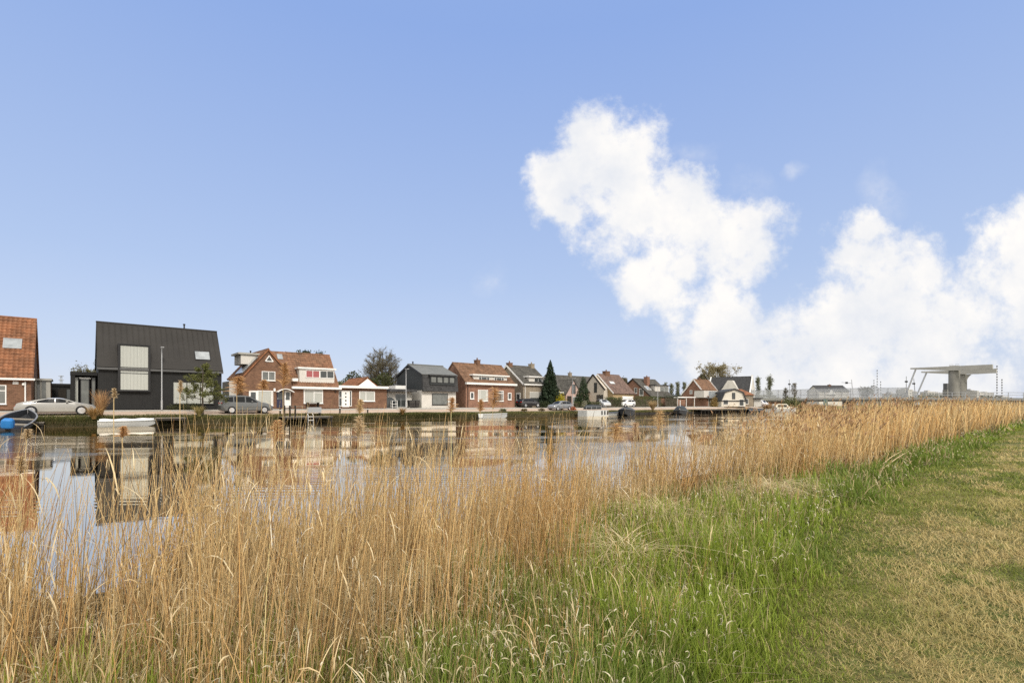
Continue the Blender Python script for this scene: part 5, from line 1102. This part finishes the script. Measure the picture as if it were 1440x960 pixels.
# ------------------------------------------------------------------ near bank: lawn, tall grass, reeds (density falls with distance from the path)
def polar(n, r0, r1, a0=-58, a1=60):
    r = np.exp(rng.uniform(np.log(r0), np.log(r1), n)); a = np.radians(rng.uniform(a0, a1, n)); X = r*np.sin(a); Y = r*np.cos(a)
    return r, X*CS+Y*SN, -X*SN+Y*CS
def root_pts(u, v, dz=0): return np.stack([u*CS-v*SN, u*SN+v*CS, gz(u, v)+dz], 1)
def edge(u): return np.interp(u, [-10, 1, 3, 6, 10, 20, 45, 150], [.45, .68, 1.05, 1.55, 2.1, 2.2, 2.4, 2.4])+(vnoise(u*1.1, u*0+3)-.5)*.5
# mown lawn
n = 1150000; r, u, v = polar(n, 1.2, 130, -50, 78); e = edge(u); k = (v < e+.25+rng.normal(size=n)*.12) & (v > -45)
r, u, v, e = r[k], u[k], v[k], e[k]; n = len(u); sc = np.maximum(1, r/3.2)
L = rng.uniform(.016, .05, n)*(1+.6*(vnoise(u*3, v*3)-.5))*np.minimum(sc, 3.0)**.6; az = rng.random(n)*6.283
P = bend(root_pts(u, v, -.004), L, az, rng.uniform(.1, 1.1, n), rng.uniform(0, .8, n), 3)
dryn = fbm(u*.45+4, v*1.3+2, 3)*.6+fbm(u*2.1, v*2.4+7, 2)*.4; dryp = np.clip((dryn-.46)*9+.26-.12*(r > 9)+.16*(r < 6), .05, .95); dryp *= np.clip((e+.1-v)/.8, .12, 1)
soil = (np.exp(-(((u-15.3)/.8)**2+((v-.1)/.35)**2)) > rng.random(n))
isdry = rng.random(n) < dryp
col = np.where(isdry[:, None], cvar(n, (.47,.36,.14), (.67,.545,.26)), cvar(n, (.135,.18,.032), (.28,.30,.055)))
yel = np.clip((fbm(u*.3+20, v*.9, 2)-.45)*3, 0, 1)[:, None]*(r > 4)[:, None]; col = col*(1-.35*yel)+np.array([.34,.32,.09])*.35*yel
col = np.where(soil[:, None], cvar(n, (.13,.10,.05), (.18,.14,.07)), col)
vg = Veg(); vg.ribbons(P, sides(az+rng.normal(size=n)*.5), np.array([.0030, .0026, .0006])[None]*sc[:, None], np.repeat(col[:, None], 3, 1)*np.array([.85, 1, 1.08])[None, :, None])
n = 260; r, u, v = polar(n, 1.9, 22); k = (v < edge(u)-.1) & (v > -3); u0_, v0_ = u[k], v[k]; m = 26; n = len(u0_)*m     # taller weedy tufts left by the mower
u = np.repeat(u0_, m)+rng.normal(size=n)*.045; v = np.repeat(v0_, m)+rng.normal(size=n)*.045; hue_ = np.repeat(rng.random(len(u0_)), m)[:, None]; L = rng.uniform(.04, .12, n); az = rng.random(n)*6.283
P = bend(root_pts(u, v, -.004), L, az, rng.uniform(.1, .7, n), rng.uniform(0, .8, n), 3); c_ = cvar(n, (.20,.25,.04), (.40,.38,.10))*hue_+cvar(n, (.45,.36,.16), (.60,.50,.27))*(1-hue_)
vg.ribbons(P, sides(az), np.array([.0042, .0036, .0006])[None]*np.ones((n, 1)), np.repeat(c_[:, None], 3, 1))
tag(vg.build('lawn_grass', blade), 'short mown lawn, patches of straw and green', 'grass', kind='stuff')

# tall green grass on the bank
n = 330000; r, u, v = polar(n, 1.5, 130); e = edge(u); inner = np.interp(u, [-6, 0, 1.2, 3, 9, 20], [2.1, 2.65, 3.5, 4.5, 4.4, 3.7])+(fbm(u*.6, v*.6, 2)-.5)*2.2
k = (v > e-.15+rng.normal(size=n)*.15) & (v < np.maximum(inner, e+.5)) & (rng.random(n) < .35+1.1*fbm(u*1.4, v*1.4+30, 2))
r, u, v = r[k], u[k], v[k]; e = e[k]; n = len(u); sc = np.maximum(1, r/3.5)
clump = fbm(u*1.6+9, v*1.6, 2); rise = np.clip((v-e+.15)/.7, .15, 1)
L = rng.uniform(.14, .42, n)*rise*(.30+1.35*clump)*(1-.25*np.clip((u-20)/20, 0, 1)); az = rng.random(n)*6.283
P = bend(root_pts(u, v, -.01), L, az, rng.uniform(.0, .38, n), rng.uniform(.0, .6, n)**1.3, 5)
gcol = cvar(n, (.15,.215,.025), (.31,.37,.055)); deep = cvar(n, (.08,.13,.03), (.14,.19,.045)); m_ = (vnoise(u*.55+3, v*.7+13)+.25*(u > 6) > .62)[:, None]
col = np.where(m_, gcol*.5+deep*.5, gcol); col = np.where(rng.random((n, 1)) < (.12+.5*np.clip((v-e-.5)/2.2, 0, 1)*fbm(u*1.1+70, v*1.3, 2)*1.3)[:, None], cvar(n, (.42,.34,.16), (.55,.46,.25)), col)
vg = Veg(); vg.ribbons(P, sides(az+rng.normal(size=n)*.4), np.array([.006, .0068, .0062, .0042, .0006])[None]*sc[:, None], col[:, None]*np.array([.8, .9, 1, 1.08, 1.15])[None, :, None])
# dead curled leaves and fallen straw in it
n = 34000; r, u, v = polar(n, 2.2, 60); e = edge(u); k = (v > e+.15) & (v < 4.6) & (rng.random(n) < .26+.7*np.clip(fbm(u*1.1+50, v*1.1, 2)-.42, 0, 1)*2)
r, u, v = r[k], u[k], v[k]; n = len(u); sc = np.maximum(1, r/4.5); L = rng.uniform(.04, .11, n); az = rng.random(n)*6.283
t = np.linspace(0, 1, 6)[None]; ang = rng.uniform(.6, 1.4, n)[:, None]-rng.uniform(1.5, 4.2, n)[:, None]*t; dx = np.cumsum(np.cos(ang), 1)/6*L[:, None]; dzz = np.cumsum(np.sin(ang), 1)/6*L[:, None]
P = root_pts(u, v, 0)[:, None]+np.stack([np.cos(az)[:, None]*dx, np.sin(az)[:, None]*dx, dzz], -1); P[..., 2] += rng.uniform(.12, .40, n)[:, None]
col = cvar(n, (.62,.52,.32), (.80,.73,.55)); vg.ribbons(P, unit(sides(az)+rng.normal(size=(n, 3))*.4), np.array([.002, .005, .006, .0055, .003, .001])[None]*sc[:, None], np.repeat(col[:, None], 6, 1))
n = 2600; r, u, v = polar(n, 1.6, 30); k = (v > edge(u)+.3) & (v < 4.2); r, u, v = r[k], u[k], v[k]; n = len(u); L = rng.uniform(.15, .4, n); az = rng.random(n)*6.283
P = bend(root_pts(u, v, .02), L, az, rng.uniform(.5, 1.6, n), rng.uniform(0, .6, n), 5); vg.ribbons(P, sides(az), np.array([.004, .004, .0035, .003, .001])[None]*np.maximum(1, r/4)[:, None], cvar(n, (.42,.33,.16), (.60,.50,.30))[:, None]*np.ones((1, 5, 1)))
tag(vg.build('tall_grass', blade), 'tall green bank grass with curled pale dead leaves', 'grass', kind='stuff')

# reed bed
vg = Veg()
n = 270000; r, u, v = polar(n, 1.7, 190); front = np.interp(u, [-6, 1, 3, 5, 10, 15, 60], [2.2, 2.55, 3.3, 3.65, 3.75, 3.6, 4.0])+(fbm(u*.9+5, u*0+1, 2)-.5)*.9
back = np.interp(u, [1, 5, 9, 20, 160], [5.7, 7.1, 7.3, 7.8, 8.0])+(fbm(u*.9, u*0+8, 2)-.5)*2.2
dens = np.clip((v-front+.35)/.8, 0, 1)*np.maximum(np.clip((back-v)/1.2, 0, 1), .13*(v < 7.7))*np.where(u < 12, np.clip((fbm(u*1.5, v*1.5, 2)-.33)*3.7, .10, 1.5), np.clip(.12+1.5*(fbm(u*1.4, v*1.4, 2)-.2), .1, 1.4))
stray = (rng.random(n) < .11*fbm(u*1.5+41, v*1.5, 2)) & (v > edge(u)+.55) & (v < front) & (u < 14)
k = (rng.random(n) < dens*np.where(u > 10, 1.25, .70)) | stray; r, u, v = r[k], u[k], v[k]; back = back[k]; stray = stray[k]; n = len(u); sc = np.maximum(1, r/7.0)
wide = np.clip((u-6)/8, 0, 1)
topz = np.interp(u, [-12, 4, 8, 13.6, 18, 25, 50, 190], [.78, .80, 1.0, 1.36, 1.74, 1.95, 2.2, 2.4])+(fbm(u*.9, v*.9+4, 2)-.5)*np.where(u < 12, .75, .4)
tall = rng.random(n) < np.where(u < 12, .10+.62*np.clip(fbm(u*1.3+77, v*.9, 2)-.46, 0, 1)*2, .1)
g0 = np.maximum(gz(u, v), -.25); H = (topz-g0)*rng.uniform(.52+.26*wide, 1.05, n)*np.clip((v-2.2)/1.3, .55, 1); H = np.where(tall, (topz-g0)+rng.uniform(.05, .85, n)*(1-.7*wide), H)
H = np.where(stray, rng.uniform(.15, .46, n), H); az = rng.normal(.35, 1.5, n); lean = np.abs(rng.normal(.0, .10, n))+.02+.06*wide; broken = (rng.random(n) < .03) & (v > 4.0); lean = np.where(broken, rng.uniform(.3, .8, n), lean); curl = np.abs(rng.normal(0, .08, n))
b0 = np.stack([u*CS-v*SN, u*SN+v*CS, g0-.03], 1); P = bend(b0, H, az, lean, curl, 5)
hue = np.clip(fbm(u*1.0+31, v*1.0, 2)*1.6-.40+rng.normal(size=n)*.25, 0, 1)[:, None]
col = (np.array([.73,.54,.275])*(1-hue)+np.array([.61,.36,.13])*hue)*(1+rng.normal(size=(n, 1))*.24); col = np.where(rng.random((n, 1)) < .06, col*np.array([.55,.45,.42]), col)
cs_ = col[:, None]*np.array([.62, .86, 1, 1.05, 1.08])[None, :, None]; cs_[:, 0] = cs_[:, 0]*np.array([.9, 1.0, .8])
rad = rng.uniform(.0019, .0034, n)[:, None]*sc[:, None]*np.array([1.1, 1, .9, .7, .3])[None]; near = r < 14
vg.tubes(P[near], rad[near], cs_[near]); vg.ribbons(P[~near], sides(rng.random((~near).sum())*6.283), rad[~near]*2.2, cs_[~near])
# drooping dead leaves on the stalks
for rep in range(2):
    k = rng.random(n) < np.where(u < 14, .42, .2); m = k.sum(); f = rng.uniform(.25, .95, m); Pk = P[k]; j = np.minimum(3, (f*4).astype(int)); q = Pk[np.arange(m), j]+(Pk[np.arange(m), j+1]-Pk[np.arange(m), j])*(f*4-j)[:, None]
    L = rng.uniform(.08, .26, m); a2 = rng.random(m)*6.283; t = np.linspace(0, 1, 5)[None]; ang = rng.uniform(.9, 1.45, m)[:, None]-np.where(rng.random(m) < .3, rng.uniform(2., 4., m), rng.uniform(.1, 1.4, m))[:, None]*t; dx = np.cumsum(np.cos(ang), 1)/5*L[:, None]; dzz = np.cumsum(np.sin(ang), 1)/5*L[:, None]
    Q = q[:, None]+np.stack([np.cos(a2)[:, None]*dx, np.sin(a2)[:, None]*dx, dzz], -1); Q[:, 0] = q
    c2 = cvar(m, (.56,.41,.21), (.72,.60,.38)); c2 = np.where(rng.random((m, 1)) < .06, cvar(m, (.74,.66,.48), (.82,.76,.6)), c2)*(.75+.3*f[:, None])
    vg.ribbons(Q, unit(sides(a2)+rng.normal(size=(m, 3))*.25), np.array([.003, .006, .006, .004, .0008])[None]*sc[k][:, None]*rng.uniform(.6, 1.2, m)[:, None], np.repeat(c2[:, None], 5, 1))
# seed heads of the far part of the bed
k = (u > 12) & (rng.random(n) < .22); m = k.sum(); tip = P[k][:, -1]
for rep in range(3):
    a2 = rng.normal(.3, .9, m); L = rng.uniform(.10, .2, m); Q = bend(tip-np.array([0, 0, .04]), L, a2, rng.uniform(.1, .7, m), rng.uniform(.1, .6, m), 3)
    vg.ribbons(Q, sides(rng.random(m)*6.283), np.array([.006, .014, .003])[None]*np.minimum(sc[k], 2.5)[:, None], np.repeat(cvar(m, (.24,.13,.065), (.42,.26,.13))[:, None], 3, 1))
# litter of flattened straw at the foot
n = 16000; r, u, v = polar(n, 1.8, 60); k = (v > 2.6) & (v < 6.0); r, u, v = r[k], u[k], v[k]; n = len(u); L = rng.uniform(.12, .42, n); az = rng.random(n)*6.283
P = bend(root_pts(u, v, .02), L, az, rng.uniform(.5, 2.2, n), rng.uniform(0, .5, n), 4); P[..., 2] = np.maximum(P[..., 2], .02); vg.ribbons(P, sides(az), np.array([.005, .005, .004, .002])[None]*np.maximum(1, r/5)[:, None], cvar(n, (.36,.26,.12), (.55,.42,.22))[:, None]*np.ones((1, 4, 1)))
# collapsed heaps of old straw where the reeds meet the grass
for cu_, cv_, rr_, m in ((1.95, 3.3, .42, 1300), (2.6, 3.7, .35, 700), (5.4, 3.5, .45, 900), (3.7, 2.7, .28, 380), (8.5, 3.4, .5, 900)):
    q = rng.normal(size=(m, 2))*rr_*.55; u = cu_+q[:, 0]; v = cv_+q[:, 1]; L = rng.uniform(.14, .5, m); az = rng.random(m)*6.283; hgt = .30*np.exp(-(q**2).sum(1)/(rr_*.8)**2)*rng.random(m)
    P = bend(root_pts(u, v, .02), L, az, rng.uniform(.5, 1.8, m), rng.uniform(.2, .9, m), 5); P[..., 2] += hgt[:, None]-.35*L[:, None]*(np.linspace(0, 1, 5)**2)[None]; P[..., 2] = np.maximum(P[..., 2], .1)
    vg.ribbons(P, sides(az+rng.normal(size=m)*.5), np.array([.004, .006, .006, .0045, .001])[None]*np.ones((m, 1)), cvar(m, (.50,.38,.19), (.74,.62,.38))[:, None]*np.ones((1, 5, 1)))
tag(vg.build('reed_bed', straw), 'dense bed of dry tan reeds along the near bank', 'reeds', kind='stuff')

# single plumed reed stalks standing over the bed
plumec = ((.48,.26,.11),(.64,.40,.2))
def plume_reed(label, x, y0, y1, v, wpx, c=plumec, lean=0.0, n=340):
    Yd = YD(x, v); p = Vector(((x-720)/FPX*Yd, Yd, 0)); uu = U(x, v); gzz = float(max(gz(np.array(uu), np.array(v)), -.2)); zt = EYE+(HZ-y0)*Yd/FPX; zb = EYE+(HZ-y1)*Yd/FPX
    r = thing('plumed_reed', label, 'reed', (p.x-lean*zb, p.y, gzz), 0, 'plumed reed stalks above the reed bed'); zt -= gzz; zb -= gzz; wd = wpx*Yd/FPX
    pts = [(0,0,-.05), (lean*zb*.3, 0, zb*.4), (lean*zb, 0, zb), (lean*zb+wd*.12, 0, (zb+zt)/2)]
    MB().tube(pts, [.005, .0045, .0038, .002], 5).build('stem', mat('reed_stem', (.56,.42,.22), .6, .2, 20), r)
    t = rng.random(n)**.8; b0 = np.stack([lean*zb+wd*.12*t, 0*t, zb+(zt-zb)*.85*t], 1); a2 = np.where(rng.random(n) < .72, rng.normal(.1, .7, n), rng.normal(3.1, .8, n)); L = (zt-zb)*rng.uniform(.22, .55, n)*(1.1-.6*t); wl = wd/max(.01, (zt-zb))
    Q = bend(b0, L, a2, rng.uniform(.05, .4, n)*min(1.3, wl*2.0), rng.uniform(.2, .9, n)*min(1.4, wl*2.2), 4); Q[..., 2] -= (np.linspace(0, 1, 4)**2)[None]*L[:, None]*.3
    g = Veg(); g.ribbons(Q, unit(rng.normal(size=(n, 3))), np.array([.003, .007, .008, .002])[None]*np.ones((n, 1)), cvar(n, *c)[:, None]*np.ones((1, 4, 1))); g.build('plume', straw, r)
grey_pl = ((.50,.36,.20),(.64,.50,.32))
for a in (('large rusty plume before the front door of the cross-gabled house', 398, 508, 548, 6.6, 13), ('bushy rusty plume left of the people carrier roof', 333, 527, 556, 6.2, 17), ('thin rusty plume before the white-framed window over the people carrier', 369, 533, 549, 6.4, 11, plumec, .05),
          ('thick orange plume standing against the water below the jetty', 387, 588, 625, 6.0, 15, plumec), ('tall orange plume before the orange-red brick house windows', 693, 543, 576, 7.0, 16), ('short orange plume above the white punt', 675, 560, 580, 6.8, 8), ('orange plume before the white wall of the slate house', 634, 557, 582, 6.6, 10),
          ('broad tan plume leaning before the grey sloop reflection', 862, 592, 624, 6.8, 22, ((.55,.33,.14),(.68,.46,.24)), .12), ('upright pinkish plume right of the broad tan plume', 892, 592, 615, 7.0, 13, ((.52,.33,.19),(.62,.44,.28))), ('tall layered tan plume below the pampas tuft', 925, 574, 610, 7.2, 17, ((.58,.38,.17),(.70,.50,.27))),
          ('slim pale plume before the window bay of the charcoal house', 160, 545, 562, 6.4, 5, grey_pl), ('slim pale plume beside the street lamp of the charcoal house', 253, 534, 556, 6.5, 5, grey_pl), ('small tan plume under the white dinghy', 172, 598, 616, 5.6, 9), ('drooping tan plume under the black tender', 38, 602, 618, 5.4, 15, grey_pl, .06), ('ragged tan plume among the stalks at the left edge', 28, 640, 668, 5.0, 10, grey_pl),
          ('faded tan plume before the bungalow reflection', 503, 583, 618, 5.8, 12, grey_pl), ('faded plume above the reeds right of the bungalow reflection', 505, 560, 584, 6.8, 9, ((.6,.42,.2),(.7,.52,.3)))):
    plume_reed(*a)
# two long stalks fallen out onto the mown edge
for i, (xa, ya, xb, yb2, lab) in enumerate(((1238, 655, 1268, 634, 'upper of two pale reed stalks fallen on the lawn edge'), (1238, 662, 1278, 634, 'lower of two pale reed stalks fallen on the lawn edge'))):
    ga = (EYE-.35)*FPX/(ya-HZ); gb_ = (EYE-.45)*FPX/(yb2-HZ); A_ = Vector((kx(xa)*ga, ga, .36)); B_ = Vector((kx(xb)*gb_, gb_, .45))
    r = thing('fallen_reed', lab, 'reed', A_, 0, 'fallen reed stalks'); MB().tube([(0,0,0), (B_-A_)*.5+Vector((0,0,.03)), B_-A_], [.011,.010,.006], 5).build('stem', MATS['reed_stem'], r)
# ------------------------------------------------------------------ sky, sun, camera
SUN_EL, SUN_AZ = R(42), R(148)      # azimuth from the view direction, clockwise: behind the right shoulder
w = bpy.data.worlds.new('World'); scene.world = w; w.use_nodes = True; nt = w.node_tree; nt.nodes.clear()
out = nt.nodes.new('ShaderNodeOutputWorld'); bg = nt.nodes.new('ShaderNodeBackground'); bg.inputs['Strength'].default_value = .1; lk(nt, bg.outputs[0], out.inputs['Surface'])
sky = nt.nodes.new('ShaderNodeTexSky'); sky.sky_type = 'NISHITA'; sky.sun_disc = False; sky.sun_elevation = SUN_EL; sky.sun_rotation = SUN_AZ; sky.air_density = 1.0; sky.dust_density = 1.0; sky.ozone_density = 1.0
tc = nt.nodes.new('ShaderNodeTexCoord'); sp = nt.nodes.new('ShaderNodeSeparateXYZ'); lk(nt, tc.outputs['Generated'], sp.inputs[0])
def M(op, a, b=None, c=None, clamp=False):
    n = nt.nodes.new('ShaderNodeMath'); n.operation = op; n.use_clamp = clamp
    for i, q in enumerate((a, b, c)):
        if q is None: continue
        if isinstance(q, (int, float)): n.inputs[i].default_value = q
        else: lk(nt, q, n.inputs[i])
    return n.outputs[0]
ramp = nt.nodes.new('ShaderNodeValToRGB'); el = ramp.color_ramp.elements
SK = [(0.0, (.64,.68,.79)), (.07, (.53,.61,.78)), (.24, (.41,.525,.77)), (.60, (.265,.40,.75))]
el[0].position, el[0].color = SK[0][0], (*SK[0][1], 1); el[1].position, el[1].color = SK[-1][0], (*SK[-1][1], 1)
for p_, c_ in SK[1:-1]: e = el.new(p_); e.color = (*c_, 1)
lk(nt, M('MAXIMUM', sp.outputs[2], 0.0), ramp.inputs[0])
sc10 = nt.nodes.new('ShaderNodeVectorMath'); sc10.operation = 'SCALE'; sc10.inputs['Scale'].default_value = 10.0; lk(nt, ramp.outputs[0], sc10.inputs[0])
mixs = nt.nodes.new('ShaderNodeMix'); mixs.data_type = 'RGBA'; mixs.inputs['Factor'].default_value = .85; lk(nt, sky.outputs[0], mixs.inputs['A']); lk(nt, sc10.outputs[0], mixs.inputs['B'])
# cumulus: soft lobes at fixed directions of the sky, ragged by noise
dy = M('MAXIMUM', sp.outputs[1], .05); px_ = M('DIVIDE', sp.outputs[0], dy); pz_ = M('DIVIDE', sp.outputs[2], dy)
cb_ = nt.nodes.new('ShaderNodeCombineXYZ'); lk(nt, px_, cb_.inputs[0]); lk(nt, pz_, cb_.inputs[1])
def tnoise(sc, det, rough, off=0.0):
    n = nt.nodes.new('ShaderNodeTexNoise'); n.inputs['Scale'].default_value = sc; n.inputs['Detail'].default_value = det; n.inputs['Roughness'].default_value = rough
    mp = nt.nodes.new('ShaderNodeMapping'); mp.inputs['Location'].default_value = (off, off*.7, off*.3); lk(nt, cb_.outputs[0], mp.inputs[0]); lk(nt, mp.outputs[0], n.inputs['Vector']); return n
wn = tnoise(7, 4, .55, 3.1); wsub = nt.nodes.new('ShaderNodeVectorMath'); wsub.operation = 'SUBTRACT'; lk(nt, wn.outputs['Color'], wsub.inputs[0]); wsub.inputs[1].default_value = (.5, .5, .5)
wsc = nt.nodes.new('ShaderNodeVectorMath'); wsc.operation = 'SCALE'; wsc.inputs['Scale'].default_value = .13; lk(nt, wsub.outputs[0], wsc.inputs[0])
wad = nt.nodes.new('ShaderNodeVectorMath'); lk(nt, cb_.outputs[0], wad.inputs[0]); lk(nt, wsc.outputs[0], wad.inputs[1])
BL = [(868,318,36),(970,375,36),(820,185,38),(845,215,60),(795,250,52),(778,285,32),(796,298,36),(880,235,70),(900,290,75),(842,280,50),(950,290,60),(985,310,55),(1045,305,48),(1030,340,62),(1065,355,38),(922,375,46),(912,405,42),(940,410,45),(1020,400,50),(1010,440,50),(1040,450,48),(1020,490,60),(985,500,40),
      (1215,325,36),(1205,375,50),(1190,425,55),(1255,400,70),(1300,395,50),(1260,450,95),(1180,480,75),(1330,470,80),(1110,490,60),(1060,505,60),(1300,520,90),(1200,530,90),(1100,540,75),(1420,340,45),(1440,385,60),(1400,400,45),(1380,450,60),(1455,330,50),(1385,540,45),(1010,540,45),(1480,420,70),(1550,380,90),(1600,480,120)]
acc = None
for x_, y_, r_ in BL:
    ds = nt.nodes.new('ShaderNodeVectorMath'); ds.operation = 'DISTANCE'; lk(nt, wad.outputs[0], ds.inputs[0]); ds.inputs[1].default_value = ((x_-720)/FPX, (HZ-y_)/FPX, 0)
    f_ = M('MULTIPLY_ADD', ds.outputs['Value'], -1.0/(r_*1.7/FPX), 1.0)
    acc = f_ if acc is None else M('SMOOTH_MAX', acc, f_, .25)
fine = tnoise(10, 10, .66, 1.7); body = M('ADD', acc, M('MULTIPLY_ADD', fine.outputs['Fac'], 1.75, -1.34))
cov = nt.nodes.new('ShaderNodeMapRange'); cov.interpolation_type = 'SMOOTHSTEP'; cov.inputs[1].default_value = -.22; cov.inputs[2].default_value = .32; lk(nt, body, cov.inputs[0])
wisp = None
for x_, y_, r_ in ((1119, 232, 20), (692, 395, 34), (1245, 272, 45), (985, 225, 30), (1060, 262, 40)):
    ds = nt.nodes.new('ShaderNodeVectorMath'); ds.operation = 'DISTANCE'; lk(nt, wad.outputs[0], ds.inputs[0]); ds.inputs[1].default_value = ((x_-720)/FPX, (HZ-y_)/FPX, 0)
    f_ = M('MULTIPLY_ADD', ds.outputs['Value'], -1.0/(r_/FPX), 1.0, True); wisp = f_ if wisp is None else M('MAXIMUM', wisp, f_)
wz = M('MULTIPLY', wisp, M('MULTIPLY_ADD', fine.outputs['Fac'], 2.4, -.85, True)); wz = M('MULTIPLY', wz, .6)
ahead = nt.nodes.new('ShaderNodeMapRange'); ahead.inputs[1].default_value = .1; ahead.inputs[2].default_value = .25; lk(nt, sp.outputs[1], ahead.inputs[0])
veil = tnoise(5, 6, .6, 5.5); covv = M('MULTIPLY', cov.outputs[0], M('MULTIPLY_ADD', veil.outputs['Fac'], .8, .72, True))
cover = M('MULTIPLY', M('MAXIMUM', covv, wz), ahead.outputs[0], None, True)
shade = tnoise(5, 8, .6, 8.8); crr = nt.nodes.new('ShaderNodeMix'); crr.data_type = 'RGBA'; crr.inputs['A'].default_value = (6.9, 7.15, 7.65, 1); crr.inputs['B'].default_value = (8.75, 8.55, 8.3, 1)
smr = nt.nodes.new('ShaderNodeMapRange'); smr.inputs[1].default_value = .35; smr.inputs[2].default_value = .6; lk(nt, shade.outputs['Fac'], smr.inputs[0]); lk(nt, smr.outputs[0], crr.inputs['Factor'])
fin = nt.nodes.new('ShaderNodeMix'); fin.data_type = 'RGBA'; lk(nt, cover, fin.inputs['Factor']); lk(nt, mixs.outputs['Result'], fin.inputs['A']); lk(nt, crr.outputs['Result'], fin.inputs['B'])
# bright broken cloud added out of view overhead and behind, as neutral fill light
gn = nt.nodes.new('ShaderNodeTexNoise'); gn.inputs['Scale'].default_value = 3.0; gn.inputs['Detail'].default_value = 6; lk(nt, tc.outputs['Generated'], gn.inputs['Vector'])
def mrange(src, a, b):
    n = nt.nodes.new('ShaderNodeMapRange'); n.interpolation_type = 'SMOOTHSTEP'; n.inputs[1].default_value = a; n.inputs[2].default_value = b; lk(nt, src, n.inputs[0]); return n.outputs[0]
rear = M('MAXIMUM', mrange(sp.outputs[2], .66, .8), M('SUBTRACT', 1.0, mrange(sp.outputs[1], .1, .45)))
rc = M('MULTIPLY', rear, mrange(gn.outputs['Fac'], .28, .5))
f2 = nt.nodes.new('ShaderNodeMix'); f2.data_type = 'RGBA'; lk(nt, rc, f2.inputs['Factor']); lk(nt, fin.outputs['Result'], f2.inputs['A']); f2.inputs['B'].default_value = (12.3, 11.9, 11.1, 1)
lk(nt, f2.outputs['Result'], bg.inputs['Color'])

sl = bpy.data.lights.new('sun', 'SUN'); sl.energy = 2.5; sl.angle = R(11); sl.color = (1, .93, .83); so = bpy.data.objects.new('sun', sl); COL.objects.link(so)
sd = Vector((math.sin(SUN_AZ)*math.cos(SUN_EL), math.cos(SUN_AZ)*math.cos(SUN_EL), math.sin(SUN_EL))); so.rotation_euler = sd.to_track_quat('Z', 'Y').to_euler(); so.location = sd*50

cam = bpy.data.cameras.new('camera'); co = bpy.data.objects.new('camera', cam); COL.objects.link(co); co.location = (0, 0, EYE); co.rotation_euler = (R(90), 0, 0)
cam.sensor_width = 36; cam.lens = 17.5; cam.shift_y = 89/1440; cam.clip_start = .05; cam.clip_end = 9000; scene.camera = co
scene.view_settings.view_transform = 'Standard'; scene.view_settings.look = 'None'; scene.view_settings.exposure = 0.22; scene.view_settings.gamma = 1.0; scene.view_settings.use_curve_mapping = False
scene.render.engine = 'CYCLES'; cy = scene.cycles; cy.use_denoising = DENOISE; cy.max_bounces = 5; cy.diffuse_bounces = 2; cy.glossy_bounces = 3; cy.transmission_bounces = 3; cy.transparent_max_bounces = 8; cy.caustics_reflective = False; cy.caustics_refractive = False
